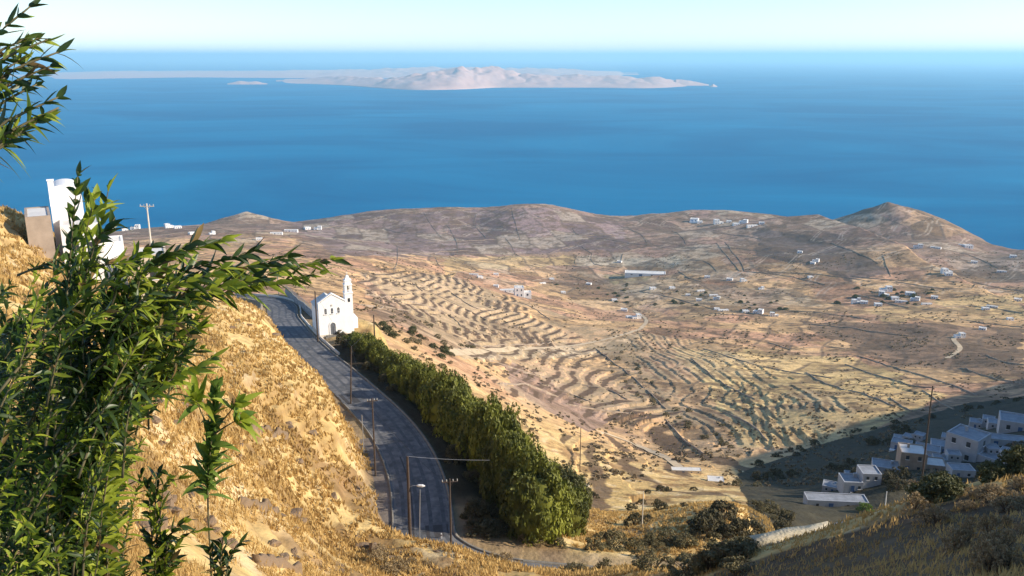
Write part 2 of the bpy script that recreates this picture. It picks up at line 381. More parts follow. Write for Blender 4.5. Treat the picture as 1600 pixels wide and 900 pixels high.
blob([(780, 560), (900, 600), (980, 640), (880, 690), (800, 620)], PURP * 1.1, .8, 1.2, FARM)
blob([(900, 400), (1060, 402), (1050, 418), (900, 414)], PALE, .7, .5, FARM)
blob([(700, 402), (900, 400), (900, 412), (720, 424), (690, 440)], GOLD * .9, .55, .5, FARM)
blob([(900, 425), (1250, 455), (1280, 480), (1100, 478), (960, 460)], PALE * .8, .45, .8, FARM)
blob([(1450, 470), (1600, 460), (1600, 490), (1500, 490)], GOLD, .5, .8, FARM)
blob([(1440, 325), (1530, 362), (1470, 372), (1400, 350)], C3(.42, .27, .15), .7, .5, FARM)  # sunlit right flank of the pointed hill, lightened in the ground colour
blob([(450, 340), (850, 325), (980, 350), (980, 390), (700, 400), (520, 400)], C3(.235, .165, .155), .92, .6, FARM)
blob([(940, 430), (1020, 425), (1010, 440), (960, 444)], OLIVE * 1.6, .6, .5, FARM)
blob([(450, 340), (620, 328), (700, 350), (620, 400), (480, 400)], PURP * .95, .6, 1, FARM)
blob([(1180, 355), (1290, 372), (1400, 428), (1330, 440), (1240, 410), (1180, 400)], C3(.11, .09, .085), .8, .8, FARM)  # hill shadow on the ridge flank, painted into the ground colour
blob([(880, 430), (960, 440), (1010, 470), (900, 465), (820, 450)], SCRUB * 1.2, .6, 1, FARM)
blob([(1100, 475), (1230, 480), (1240, 492), (1110, 488)], SCRUB, .6, 1, FARM)
blob([(1320, 462), (1460, 455), (1440, 480), (1330, 482)], SCRUB * 1.1, .5, 1, FARM)
blob([(1040, 404), (1180, 428), (1160, 440), (1040, 420)], PALE, .5, .8, FARM)
blob([(1480, 400), (1600, 400), (1600, 440), (1500, 430)], GREY, .7, .8, FARM)
blob([(760, 560), (900, 575), (1000, 640), (1040, 700), (960, 690), (860, 640)], C3(.30, .19, .14), .55, 1.5, FARM * ss(.35, .55, n2))
blob([(1350, 480), (1600, 478), (1600, 500), (1380, 500)], GOLD * .9, .5, .8, FARM)
# parcels
def parcels(ax, ay, sc_, rot, seed):
    u = (X * math.cos(rot) + Y * math.sin(rot) + (fbm(X / 120, Y / 120, 2, seed) - .5) * 60) / ax
    v = (-X * math.sin(rot) + Y * math.cos(rot) + (fbm(X / 120, Y / 120, 2, seed + 1) - .5) * 60) / ay
    iu = np.floor(u); u2 = u; iv = np.floor(v + hsh(iu, iu * 0, seed) * 1.0)
    fu = u - iu; vv = v + hsh(iu, iu * 0, seed); fv = vv - np.floor(vv)
    eu = np.minimum(fu, 1 - fu) * ax; ev = np.minimum(fv, 1 - fv) * ay
    return hsh(iu, iv, seed + 2), np.minimum(eu, ev)
pc, pe = parcels(60, 90, 1, .25, 61)
pm = ss(900, 1250, RR)
Cc = Cc * (1 + (pm * (pc - .45) * .9)[..., None])
Cc = mixc(Cc, PALE * .8, pm * (pc > .86) * .6)
pc2, pe2 = parcels(34, 50, 1, -.5, 71); pm2 = ss(330, 450, RR) * ss(1200, 900, RR)
Cc = Cc * (1 + (pm2 * (pc2 - .5) * .5)[..., None])
pc3, pe3 = parcels(95, 60, 1, .9, 81)
Cc = mixc(Cc, C3(.13, .10, .08), pm * ss(3.2, 1.2, pe) * .75 * ss(.3, .45, vnoise(X / 40, Y / 40, 83)))
Cc = mixc(Cc, C3(.60, .50, .38), pm * ss(5.5, 3.5, pe3) * ss(1.5, 2.5, pe3) * .5 * ss(.4, .5, vnoise(X / 60, Y / 60, 84)))
Cc = mixc(Cc, C3(.15, .11, .08), pm2 * ss(2.2, 1.0, pe2) * .7 * ss(.35, .5, vnoise(X / 30, Y / 30, 85)))
# scrub speckle and mottling
Cc = mixc(Cc, SCRUB, ss(.50, .62, n2) * ss(250, 400, RR) * .65)
Cc = mixc(Cc, SCRUB * .7, ss(.60, .68, n5) * ss(250, 400, RR) * .5)
Cc = Cc * (.72 + .56 * n3)[..., None]
flat = inpoly([(560, 425), (700, 430), (900, 500), (1120, 540), (1340, 640), (1300, 700), (1180, 740), (900, 700), (740, 570)]) & (RR > 140)
Cc = mixc(Cc, C3(.56, .42, .24), flat * (1 - np.clip(RIS, 0, 1)) * ss(.35, .6, n1) * .5)

# risers: dry stone with scrub growing on it
Cc = mixc(Cc, C3(.13, .085, .055), ss(.35, .75, np.clip(RIS, 0, 1)) * .9)
# shaded-valley ground: the valley shadow painted in as a near-black ground colour
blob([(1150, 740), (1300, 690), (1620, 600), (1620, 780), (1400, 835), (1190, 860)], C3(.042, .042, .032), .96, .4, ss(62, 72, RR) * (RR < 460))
blob([(1160, 880), (1560, 762), (1660, 735), (1660, 960), (960, 960)], C3(.085, .06, .04), .92, 0, (RR < 68).astype(float))  # shade on the near right slope, painted in as darker soil
Cc = mixc(Cc, C3(.22, .13, .06), LEDGE * .6)
# hill edge near road: shade of stone and bare verge
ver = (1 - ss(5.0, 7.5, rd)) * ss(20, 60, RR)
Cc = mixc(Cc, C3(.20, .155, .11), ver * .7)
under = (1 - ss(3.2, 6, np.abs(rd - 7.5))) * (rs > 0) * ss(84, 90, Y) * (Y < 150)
Cc = mixc(Cc, C3(.028, .022, .014), under * .95)  # deep shade beside the tree row, painted as near-black ground
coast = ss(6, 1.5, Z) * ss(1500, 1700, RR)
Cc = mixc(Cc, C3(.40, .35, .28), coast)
Cc = np.clip(Cc, .01, .8)
nr, nc = Z.shape
V = np.stack([X, Y, Z], -1).reshape(-1, 3)
I = (np.arange(nr - 1)[:, None] * nc + np.arange(nc - 1)[None]); Fq = np.stack([I, I + 1, I + nc + 1, I + nc], -1).reshape(-1, 4)
M_land = mat('soil and dry grass', (.4, .3, .15), rough=.95, var=.30, vscale=.55, bump=.25, bscale=1.3, spec=.1, attr='land', detail=8)
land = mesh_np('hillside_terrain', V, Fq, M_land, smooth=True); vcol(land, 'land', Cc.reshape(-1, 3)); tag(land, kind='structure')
# ------------------------------------------------------------------ sea
M_sea = bpy.data.materials.new('sea water'); M_sea.use_nodes = True
n_ = M_sea.node_tree.nodes; l_ = M_sea.node_tree.links; n_.clear()
o_ = n_.new('ShaderNodeOutputMaterial'); p_ = n_.new('ShaderNodeBsdfPrincipled'); l_.new(p_.outputs[0], o_.inputs[0])
tc_ = n_.new('ShaderNodeTexCoord'); mp = n_.new('ShaderNodeMapping'); mp.inputs['Scale'].default_value = (.0006, .0011, 1); l_.new(tc_.outputs['Object'], mp.inputs[0])
ns = n_.new('ShaderNodeTexNoise'); ns.inputs['Scale'].default_value = 1; ns.inputs['Detail'].default_value = 8; ns.inputs['Roughness'].default_value = .6; ns.inputs['Distortion'].default_value = .7; l_.new(mp.outputs[0], ns.inputs['Vector'])
cr = n_.new('ShaderNodeValToRGB'); cr.color_ramp.elements[0].position = .38; cr.color_ramp.elements[1].position = .66
cr.color_ramp.elements[0].color = (.001, .120, .275, 1); cr.color_ramp.elements[1].color = (.005, .190, .375, 1); l_.new(ns.outputs[0], cr.inputs[0]); l_.new(cr.outputs[0], p_.inputs['Base Color'])
p_.inputs['Roughness'].default_value = .5; p_.inputs['IOR'].default_value = 1.2; p_.inputs["Specular IOR Level"].default_value = 0.0
nb = n_.new('ShaderNodeTexNoise'); nb.inputs['Scale'].default_value = .12; nb.inputs['Detail'].default_value = 4; l_.new(tc_.outputs['Object'], nb.inputs['Vector'])
bu = n_.new('ShaderNodeBump'); bu.inputs['Distance'].default_value = .6; bu.inputs['Strength'].default_value = .5; l_.new(nb.outputs[0], bu.inputs['Height']); l_.new(bu.outputs[0], p_.inputs['Normal'])
S = 120000
sea = MB().quad([(-S, -3000, 0), (S, -3000, 0), (S, S, 0), (-S, S, 0)]).build('sea', M_sea); tag(sea, kind='structure')
# ------------------------------------------------------------------ haze
HT = 640
hz = MB().box(-S + 500, S - 500, -2900, S - 500, -20, HT).build('haze', None) if False else None
M_haze = bpy.data.materials.new('haze'); M_haze.use_nodes = True
hn = M_haze.node_tree.nodes; hl = M_haze.node_tree.links; hn.clear()
ho = hn.new('ShaderNodeOutputMaterial'); pv = hn.new('ShaderNodeVolumePrincipled')
pv.inputs['Color'].default_value = (.48, .83, 1.0, 1); pv.inputs['Density'].default_value = 5.2e-5; pv.inputs['Anisotropy'].default_value = .15
hl.new(pv.outputs[0], ho.inputs['Volume'])
haze = MB().box(-S - 500, S + 500, -3600, S + 500, -30, HT).build('haze', M_haze); tag(haze, kind='stuff')
# ------------------------------------------------------------------ far island across the water
M_isl = mat('bare island rock', (.66, .42, .34), var=.35, vscale=.004, bump=12, bscale=.004, detail=7, col2=(.44, .30, .25))
def island(name, label, prof, dnear, dfar, seed, group='far islands across the water'):
    """prof: list of (px, waterline py, crest py) in the photo; crest stands deep inside the island"""
    P = np.array(prof, float); n = 420; xs = np.linspace(P[0, 0], P[-1, 0], n); bot = np.interp(xs, P[:, 0], P[:, 1]); top = np.interp(xs, P[:, 0], P[:, 2])
    K = 70; V = []
    kk = np.hanning(41); kk /= kk.sum(); sm = lambda v: np.convolve(np.pad(v, 20, 'edge'), kk, 'valid')
    if len(P) > 6: bot = sm(bot); top = .5 * top + .5 * sm(top)
    a = np.array([azs(x, b) for x, b in zip(xs, bot)]); rn = CAMZ / a[:, 1]
    st = np.array([azs(x, b)[1] for x, b in zip(xs, top)])
    for k in range(K):
        t = k / (K - 1)
        r_ = rn * (1 + t * dfar)
        tc = .45; hc = np.maximum(CAMZ - st * rn * (1 + tc * dfar), 4)
        prof_ = np.where(t < tc, (t / tc) ** .75, 1 - ((t - tc) / (1 - tc)) ** 1.5)
        x = r_ * np.sin(a[:, 0]); y = r_ * np.cos(a[:, 0])
        nz = fbm(x / 900 + seed, y / 900, 5, seed); gul = np.abs(fbm(x / 420 + seed, y / 700, 4, seed + 3) - .5) * 2
        V.append(np.stack([x, y, hc * prof_ * (.62 + .75 * nz) * (.72 + .6 * gul) - 3], -1))
    V = np.array(V)
    V[0, :, 2] = -12; V[-1, :, 2] = -12; V[:, 0, 2] = -12; V[:, -1, 2] = -12
    I = (np.arange(K - 1)[:, None] * n + np.arange(n - 1)[None]); Fq = np.stack([I, I + 1, I + n + 1, I + n], -1).reshape(-1, 4)
    o = mesh_np(name, V.reshape(-1, 3), Fq, M_isl, smooth=True); tag(o, label, 'island', group); return o
island('island', 'long pale mountainous island on the horizon with a central peak', [(430, 130, 128), (480, 131, 121), (530, 133, 118), (580, 137, 119), (620, 140, 117), (660, 141, 112), (690, 140.5, 105), (715, 140, 103), (740, 139, 109), (770, 137, 104), (800, 137, 107), (840, 137, 113), (880, 137, 112), (930, 137, 117), (980, 138, 120), (1020, 138, 119), (1060, 136, 124), (1075, 135, 132)], 0, .22, 5)
island('island', 'low pale far coast stretching left behind the peaked island', [(-200, 124, 120), (80, 125, 118), (160, 123, 112), (300, 121, 112), (420, 122, 111), (560, 122, 108), (700, 122, 104), (860, 122, 106), (960, 122, 113), (1000, 122, 121)], 0, .5, 9)
island('islet', 'small pale islet low in the water left of the peaked island', [(355, 132, 130), (375, 132, 125), (400, 132, 126), (420, 132, 131)], 0, .05, 11)
island('islet', 'small dark rocky islet off the right end of the peaked island', [(1040, 133, 131), (1056, 134, 121), (1075, 134, 122), (1090, 134, 126), (1108, 134, 132)], 0, .06, 12)
island('islet', 'tiny pale rock farthest right beyond the dark islet', [(1108, 136, 135), (1114, 136, 129), (1121, 136, 134)], 0, .02, 13)
# ------------------------------------------------------------------ road
M_asph = mat('worn asphalt', (.115, .122, .132), rough=.85, var=.38, vscale=.7, bump=.01, bscale=8, spec=.25, col2=(.15, .15, .155), detail=6)
M_asph2 = mat('patched asphalt', (.055, .053, .055), rough=.8, var=.2, vscale=1.2)
M_conc = mat('weathered concrete', (.20, .185, .16), var=.25, vscale=1.5, bump=.02, bscale=6)
M_line = mat('road paint', (.16, .16, .155), rough=.8, var=.3, vscale=2.5)
T = np.gradient(ROAD[:, :2], axis=0); T /= np.linalg.norm(T, axis=1)[:, None]; Nn = np.c_[-T[:, 1], T[:, 0]]   # Nn: left of travel = east
def strip(name, o0, o1, dz, mats, kind='structure', i0=0, i1=None, h=0, label=None, cat=None):
    P = ROAD[i0:i1]; N_ = Nn[i0:i1]; n = len(P)
    a = np.c_[P[:, :2] + N_ * o0, P[:, 2] + dz]; b = np.c_[P[:, :2] + N_ * o1, P[:, 2] + dz]
    if h == 0:
        V = np.r_[a, b]; F_ = [(i, i + 1, n + i + 1, n + i) for i in range(n - 1)]
    else:
        lo = np.array([0, 0, h]); V = np.r_[a, b, a - lo, b - lo]; F_ = []
        for i in range(n - 1):
            F_ += [(i, i + 1, n + i + 1, n + i), (2 * n + i, i + 2 * n + 1, i + 1, i), (n + i, n + i + 1, 3 * n + i + 1, 3 * n + i)]
        F_ += [(0, n, 3 * n, 2 * n), (n - 1, 3 * n - 1, 4 * n - 1, 2 * n - 1)]
    o = mesh_np(name, V, F_, mats); tag(o, label, cat, kind=kind); return o
strip('road', -3.15, 3.05, .02, M_asph)
strip('road_shoulder', -6.0, -3.35, -.03, mat('gravel shoulder', (.17, .145, .125), var=.35, vscale=.9, bump=.04, bscale=5), i0=60, i1=100)
strip('road_marking', 2.72, 2.84, .026, M_line, i0=0)
strip('road_marking', -2.95, -2.84, .026, M_line, i0=0)
strip('kerb', 3.05, 3.32, .16, M_conc, h=.4)
strip('kerb', -3.36, -3.15, .13, M_conc, h=.35, i0=50)
M_tyre = mat('tyre worn asphalt', (.085, .09, .10), rough=.75, var=.3, vscale=1.1)
for q_ in (-2.25, -.75, .6, 2.0): strip('road_tyre_track', q_, q_ + .42, .024, M_tyre)
strip('road_patch', .2, 2.6, .0235, M_asph2, i0=84, i1=90)
strip('road_patch', -2.8, -.4, .0235, M_asph2, i0=48, i1=52)
# patch seams along the bend
strip('road_patch', -1.15, -.98, .028, M_asph2, i0=66, i1=100)
# ------------------------------------------------------------------ retaining and verge walls
M_stone = mat('dry stone', (.34, .27, .19), var=.5, vscale=2.2, bump=.15, bscale=3.5, col2=(.22, .175, .13), detail=7)
M_lime = mat('whitewash', (.90, .90, .89), rough=.85, var=.05, vscale=.6, bump=.01, bscale=4)
M_limeold = mat('stained whitewash', (.60, .55, .47), rough=.9, var=.2, vscale=.5)
M_dark = mat('dark opening', (.03, .035, .045), rough=.4, spec=.5)
M_wood = mat('weathered pole wood', (.075, .055, .045), rough=.85, var=.3, vscale=3)
M_bluewood = mat('painted door', (.12, .16, .20), rough=.6)
M_metal = mat('galvanised metal', (.42, .43, .44), rough=.45, metal=.6, var=.1, vscale=3)
M_white = mat('white lamp housing', (.8, .8, .8), rough=.4)
M_cable = mat('black cable', (.03, .03, .035), rough=.6)
M_cer = mat('ceramic insulator', (.5, .5, .48), rough=.3)
def wall_line(name, label, cat, P, th, h, m=None, group=None, cap=None, seg=1.2, jag=.12, sink=.5, ontop=True, parent=None):
    """a wall following the land along points (x, y)"""
    Q = [];
    for (x0, y0), (x1, y1) in zip(P[:-1], P[1:]):
        L = math.hypot(x1 - x0, y1 - y0); k = max(1, int(L / seg))
        for i in range(k): Q.append((x0 + (x1 - x0) * i / k, y0 + (y1 - y0) * i / k))
    Q.append(P[-1]); Q = np.array(Q, float); n = len(Q)
    t = np.gradient(Q, axis=0); t /= np.linalg.norm(t, axis=1)[:, None] + 1e-9; N_ = np.c_[-t[:, 1], t[:, 0]] * th / 2
    g = groundv(Q[:, 0], Q[:, 1]); j = RNG.uniform(-jag, jag, n) * h
    top = g + h + j
    V = np.r_[np.c_[Q + N_, g - sink], np.c_[Q + N_ * .8, top], np.c_[Q - N_ * .8, top], np.c_[Q - N_, g - sink]]
    F_ = []
    for i in range(n - 1):
        for a in range(3): F_.append((a * n + i, a * n + i + 1, (a + 1) * n + i + 1, (a + 1) * n + i))
    F_ += [(0, n, 2 * n, 3 * n), (n - 1, 4 * n - 1, 3 * n - 1, 2 * n - 1)]
    o = mesh_np(name, V, F_, m or M_stone, parent=parent); tag(o, label, cat, group, 'thing'); return o
# low white kerb wall above the church side of the road
def road_off(i0, i1, off): return [tuple(ROAD[i, :2] + Nn[i] * off) for i in range(i0, i1)]
wall_line('verge_wall', 'long low pale verge wall between the sunlit road and the church', 'wall', road_off(4, 34, 3.9), .35, .45, M_limeold, jag=.05)
wall_line('retaining_wall', 'dark stone retaining wall under the golden hill beside the upper road', 'wall', road_off(6, 24, -4.3), .7, 1.7, M_stone)
# ------------------------------------------------------------------ church
def arch(cx, zb, wd, ht, n=10):
    r_ = wd / 2; return [(cx - r_, zb), (cx + r_, zb)] + [(cx + r_ * math.cos(a), zb + ht - r_ + r_ * math.sin(a)) for a in np.linspace(0, math.pi, n)]
def church():
    e = empty('church', (CH[0], CH[1], CH[2] - .15), R(23)); tag(e, 'small white gabled church with slender bell tower beside the road', 'church')
    W, D, He, Hg = 3.05, 8.5, 7.0, 8.7
    body = MB().prism([(-W, -1.5), (W, -1.5), (W, He), (0, Hg), (-W, He)], 0, .6).prism([(-W + .02, -1.5), (W - .02, -1.5), (W - .02, He - 1.6), (0, Hg - 1.7), (-W + .02, He - 1.6)], .6, D).build('wall', M_lime, e)
    rf = MB()
    for s in (-1, 1):
        rf.prism([(s * (W + .14), He - 1.62), (s * (W + .14), He - 1.46), (0, Hg - 1.48), (0, Hg - 1.64)], .61, D + .1)
    rf.build('roof', mat('pale screed roof', (.62, .60, .56), var=.12, vscale=1), e)
    g = MB()
    for s in (-1, 1): g.prism([(s * (W + .10), He + .05), (s * (W + .10), He + .30), (0, Hg + .42), (0, Hg + .16)], -.10, .62)
    g.build('cornice', M_lime, e)
    fr = MB()   # door surround standing proud
    fr.prism([(-.85, 0), (-.6, 0), (-.6, 2.2), (-.85, 2.2)], -.09, 0).prism([(.6, 0), (.85, 0), (.85, 2.2), (.6, 2.2)], -.09, 0)
    A1 = [(.85 * math.cos(a), 2.2 + .85 * math.sin(a)) for a in np.linspace(0, math.pi, 11)]; A0 = [(.6 * math.cos(a), 2.2 + .6 * math.sin(a)) for a in np.linspace(0, math.pi, 11)]
    for i in range(10): fr.prism([A0[i], A1[i], A1[i + 1], A0[i + 1]], -.09, 0)
    d = MB().prism(arch(0, .05, 1.2, 2.75), -.035, 0).build('door', mat('weathered door wood', (.14, .15, .17), rough=.6, var=.3, vscale=4), e)
    fr.build('door_frame', M_lime, d)
    MB().box(-.03, .03, -.06, -.035, .1, 2.1).build('door_seam', M_dark, d)
    for x in (-1.45, 0, 1.45):
        wdw = MB().prism(arch(x, 4.75, .46, 1.15), -.03, 0).build('window', M_dark, e)
        s_ = MB().box(x - .4, x + .4, -.14, -.005, 4.60, 4.74).build('sill', M_lime, wdw)
        m_ = MB().box(x - .02, x + .02, -.05, -.03, 4.78, 5.8).box(x - .2, x + .2, -.049, -.031, 5.2, 5.24).build('window_frame', M_white, wdw)
    MB().box(-.16, .16, -.13, 0, 6.35, 6.7, taper=.02).build('niche', M_limeold, e)
    MB().box(-1.9, 1.9, -1.2, -.12, -.6, .12).box(-1.5, 1.5, -.8, -.12, .12, .24).build('step', M_conc, e)
    for y in (2.5, 5.2):
        MB().box(W, W + .03, y, y + .5, 3.6, 4.9).build('window', M_dark, e)
    MB().box(-W - .06, W + .06, -.05, D, -.9, .35).build('plinth', M_limeold, e)
    t = MB(); x0, x1, y0, y1 = W + .01, W + 1.75, .05, 1.75
    t.box(x0, x1, y0, y1, -1.5, 8.6).box(x0 - .12, x1 + .12, y0 - .12, y1 + .12, 8.6, 8.8)
    tw = t.build('bell_tower', M_lime, e)
    b = MB()
    for ax in (x0 + .05, x1 - .6):
        for ay in (y0 + .05, y1 - .6): b.box(ax, ax + .55, ay, ay + .55, 8.8, 10.3)
    b.box(x0 - .05, x1 + .05, y0 - .05, y1 + .05, 10.3, 10.5).box(x0 + .15, x1 - .15, y0 + .15, y1 - .15, 10.5, 11.3).box(x0 + .05, x1 - .05, y0 + .05, y1 - .05, 11.3, 11.42)
    b.box(x0 + .3, x1 - .3, y0 + .3, y1 - .3, 11.42, 12.3, taper=.33)
    b.build('belfry', M_lime, tw)
    cx, cy = (x0 + x1) / 2, (y0 + y1) / 2
    MB().tube([(cx, cy, 10.1), (cx, cy, 9.95), (cx, cy, 9.6), (cx, cy, 9.35)], [.05, .18, .22, .32], 12).build('bell', mat('bronze bell', (.20, .14, .06), rough=.4, metal=.8), tw)
    MB().box(cx - .03, cx + .03, cy - .03, cy + .03, 12.25, 13.1).box(cx - .25, cx + .25, cy - .03, cy + .03, 12.75, 12.81).build('cross', M_white, tw)
    MB().box(x0 + .62, x1 - .62, y0 - .03, y0, 6.8, 7.6).build('window', M_dark, tw)
    # low annex behind on the right
    MB().box(W + .06, W + 3.4, 3.2, 7, -2.5, 2.3).build('annex', M_lime, e)
    MB().box(W + 1.2, W + 1.9, 3.17, 3.2, .1, 1.9).build('door', M_bluewood, e)
    e.scale = (.84, .86, .92); return e
church()
wall_line('courtyard_wall', 'low whitewashed courtyard wall at the right of the church', 'wall', [(CH[0] + 7.2, CH[1] - 1), (CH[0] + 11, CH[1] - .5), (CH[0] + 12.5, CH[1] + 5)], .4, 1.5, M_lime, jag=.02)
# grey terrace wall running from the road top to the church
f0 = pt(448, 476, 205); f1 = pt(466, 487, 192); f2 = pt(494, 508, 176)
def fence(name, label, P, h, step=2.2):
    e = empty(name, P[0]); tag(e, label, 'fence')
    o = np.array(P[0]); Q = [np.array(p) - o for p in P]
    L = 0; pts = []
    for a, b in zip(Q[:-1], Q[1:]):
        k = max(2, int(np.linalg.norm(b - a) / step)); pts += [a + (b - a) * i / k for i in range(k)]
    pts.append(Q[-1])
    for q in pts: 
        q[2] = ground(q[0] + o[0], q[1] + o[1]) - o[2]
        MB().tube([q + (0, 0, -.5), q + (0, 0, h + .1)], .05, 6).build('post', M_metal, e)
    r_ = MB()
    for f in np.linspace(.2, 1, 7): r_.tube([q + (0, 0, h * f) for q in pts], .018, 4)
    for a, b in zip(pts[:-1], pts[1:]):
        for i in range(1, 12):
            q = a + (b - a) * i / 12; r_.tube([q + (0, 0, .1), q + (0, 0, h)], .012, 3)
    r_.build('wire_mesh', M_metal, e)
    return e
fence('wire_fence', 'grey wire mesh fence running from the top of the road to the church', [f0, f1, f2], 2.4)
wall_line('terrace_wall', 'grey stone terrace wall below the wire fence left of the church', 'wall', [f0[:2], f1[:2], f2[:2]], .5, 1.5, mat('grey stone', (.30, .29, .28), var=.4, vscale=2, bump=.1, bscale=4))
# ------------------------------------------------------------------ poles, lamps and wires
def pole(base, h, label, lean=(0, 0), arms=1, rad=.13, arm_rot=0, lamp=None, m=None, armw=.8, name='utility_pole', group=None):
    e = empty(name, base); tag(e, label, 'pole', group); m = m or M_wood
    tp = np.array([lean[0], lean[1], h])
    MB().tube([(0, 0, -.8), tp * .5, tp], [rad * 1.25, rad * 1.1, rad * .8], 10, 0).build('shaft', m, e)
    tips = []
    for k in range(arms):
        z = h - .35 - .75 * k; cpt = tp * (z / h); ca, sa = math.cos(arm_rot), math.sin(arm_rot)
        a = MB(); p0 = cpt + np.array([-armw * ca, -armw * sa, 0]); p1 = cpt + np.array([armw * ca, armw * sa, 0])
        a.tube([p0, p1], .06, 4); a.tube([cpt + np.array([-.45 * armw * ca, -.45 * armw * sa, 0]), cpt + np.array([0, 0, -.5])], .025, 4); a.tube([cpt + np.array([.45 * armw * ca, .45 * armw * sa, 0]), cpt + np.array([0, 0, -.5])], .025, 4)
        ar = a.build('crossarm', m, e)
        for f in (-.92, -.4, .4, .92):
            q = cpt + np.array([f * armw * ca, f * armw * sa, .05])
            MB().tube([q, q + (0, 0, .07), q + (0, 0, .14), q + (0, 0, .22)], [.02, .05, .035, .05], 8).build('insulator', M_cer, ar); tips.append(np.array(base) + q + (0, 0, .2))
    if arms == 0: tips = [np.array(base) + tp]
    if lamp is not None:
        z, lx, ly = lamp; q = tp * (z / h); r_ = np.array([lx, ly, .25])
        am = MB().tube([q, q + r_ * (.5, .5, .9), q + r_], .03, 6).build('lamp_arm', M_metal, e)
        d = np.array([lx, ly, 0]) / math.hypot(lx, ly)
        MB().tube([q + r_ - d * .1, q + r_ + d * .1, q + r_ + d * .5, q + r_ + d * .75], [.07, .14, .15, .05], 10).build('lamp_head', M_white, am)
    return e, tips
def base_on(px, py, z=None):
    b = pt(px, py, z=CAMZ + z) if z is not None else on(px, py)
    return (b[0], b[1], ground(b[0], b[1]))
def ph(px, py_b, py_t, b):   # height that reaches py_t above base b
    lo, hi = .5, 30
    for _ in range(30):
        m_ = (lo + hi) / 2
        if float(proj(b[0], b[1], b[2] + m_)[1]) > py_t: lo = m_
        else: hi = m_
    return lo
POLES = {}
b = base_on(641, 840, -47.9); h = ph(641, 838, 713, b)
POLES['a'] = pole(b, h, 'dark utility pole with white street lamp at the foot of the shaded bend', arms=0, rad=.15, lamp=(h * .64, .95, -.1))
b = base_on(655, 838, -48); POLES['a2'] = pole(b, ph(655, 838, 765, b), 'thin pale post just right of the dark pole with street lamp', arms=0, rad=.045, m=M_metal, lean=(.25, 0), name='thin_post')
b = base_on(587, 745, -48.2); POLES['b'] = pole(b, ph(588, 745, 622, b), 'dark utility pole on the left verge halfway along the shaded road', arms=1, arm_rot=.3, rad=.09, armw=.6)
b = base_on(548, 635, -49.6); POLES['c'] = pole(b, ph(553, 635, 541, b), 'slightly leaning utility pole at the left verge where the road shade begins', lean=(.55, 0), arms=0, rad=.09)
b = base_on(568, 700, -47); POLES['b2'] = pole(b, ph(568, 700, 648, b), 'short grey post at the edge of the golden bank above the road', arms=0, rad=.05, m=M_metal, name='thin_post')
b = base_on(497, 535); POLES['d'] = pole(b, ph(497, 535, 455, b), 'dark utility pole at the left corner of the church', arms=0, rad=.13)
b = base_on(437, 478, -57); POLES['e'] = pole(b, ph(437, 478, 398, b), 'slim pale pole by the wire fence near the top of the road', arms=0, rad=.09, m=M_metal)
b = base_on(587, 566, -55); POLES['f'] = pole(b, ph(587, 566, 492, b), 'dark utility pole behind the far end of the tree row right of church', arms=0, rad=.13)
b = base_on(705, 857, -48); POLES['g'] = pole(b, ph(705, 857, 748, b), 'utility pole with crossarm against the dark shade at right of the bend', arms=1, arm_rot=.15, rad=.09, armw=.8)
def pole_on(px, pb, ptop, label, **k):
    p = on(px, pb); return pole(p, ph(px, pb, ptop, p), label, **k)
POLES['h'] = pole_on(906, 738, 668, 'thin dark pole on the golden slope right of the tree row', arms=0, rad=.1)
POLES['i'] = pole_on(1003, 822, 768, 'short pale post on the dry slope below the pale shed', arms=0, rad=.08, m=M_limeold, name='fence_post')
POLES['j'] = pole_on(1438, 770, 603, 'tall dark utility pole standing over the shaded village', arms=0, rad=.17, lean=(-.45, 0))
b = pt(235, 372, 118); b = (b[0], b[1], ground(b[0], b[1]))
POLES['k'] = (pole(b, ph(235, 372, 318, b), 'pale utility pole with wide crossarm against the sea beside the white houses', arms=1, armw=.9, rad=.10, m=M_limeold))
POLES['l'] = pole_on(1383, 790, 768, 'short white post in front of the shaded white house', arms=0, rad=.09, m=M_lime, name='fence_post')
def wire(a, b_, sag, label, rad=.018, n=14):
    a = np.array(a); b_ = np.array(b_); P = [a + (b_ - a) * t - np.array([0, 0, sag * 4 * t * (1 - t)]) for t in np.linspace(0, 1, n)]
    o = MB().tube(P, rad, 4).build('power_cable', M_cable); tag(o, label, 'cable', 'overhead cables along the road'); return o
tp = lambda k: POLES[k][1][0]
wire(tp('a'), np.array(pt(765, 719, 82)), .12, 'pale overhead cable crossing from the lamp pole to the tree row', rad=.012).data.materials[0] = M_metal
wire(tp('a'), tp('b'), .5, 'overhead cable from the lamp pole to the pole halfway up the road')
wire(tp('b'), tp('c'), .6, 'overhead cable between the two poles on the left verge of the road')
wire(tp('c'), tp('d'), .8, 'overhead cable from the leaning pole to the pole at the church')
wire(tp('d'), tp('e'), .8, 'overhead cable from the church pole to the slim fence pole')
wire(tp('c'), tp('f'), .8, 'overhead cable from the leaning pole over to the pole right of church')
wire(tp('g'), tp('b'), .7, 'overhead cable from the crossarm pole to the pole on the left verge')
wire(tp('j'), (tp('j')[0] + 60, tp('j')[1] + 10, tp('j')[2] + 4), 1.2, 'overhead cable leaving the tall pole to the right', rad=.03)
# delineator posts on the bend
for k_, (px, py) in enumerate(((774, 893), (690, 846))):
    b = pt(px, py, z=CAMZ - 48.6); e = empty('delineator_post', (b[0], b[1], b[2])); tag(e, ('short white marker post on the kerb of the lower bend', 'short white marker post at the sunlit mouth of the bend')[k_], 'post', 'white marker posts')
    MB().box(-.07, .07, -.05, .05, -.3, .95, taper=.01).build('shaft', M_white, e); MB().box(-.062, .062, -.056, -.05, .68, .8).build('reflector', mat('dark reflector', (.08, .02, .02), rough=.3), e)
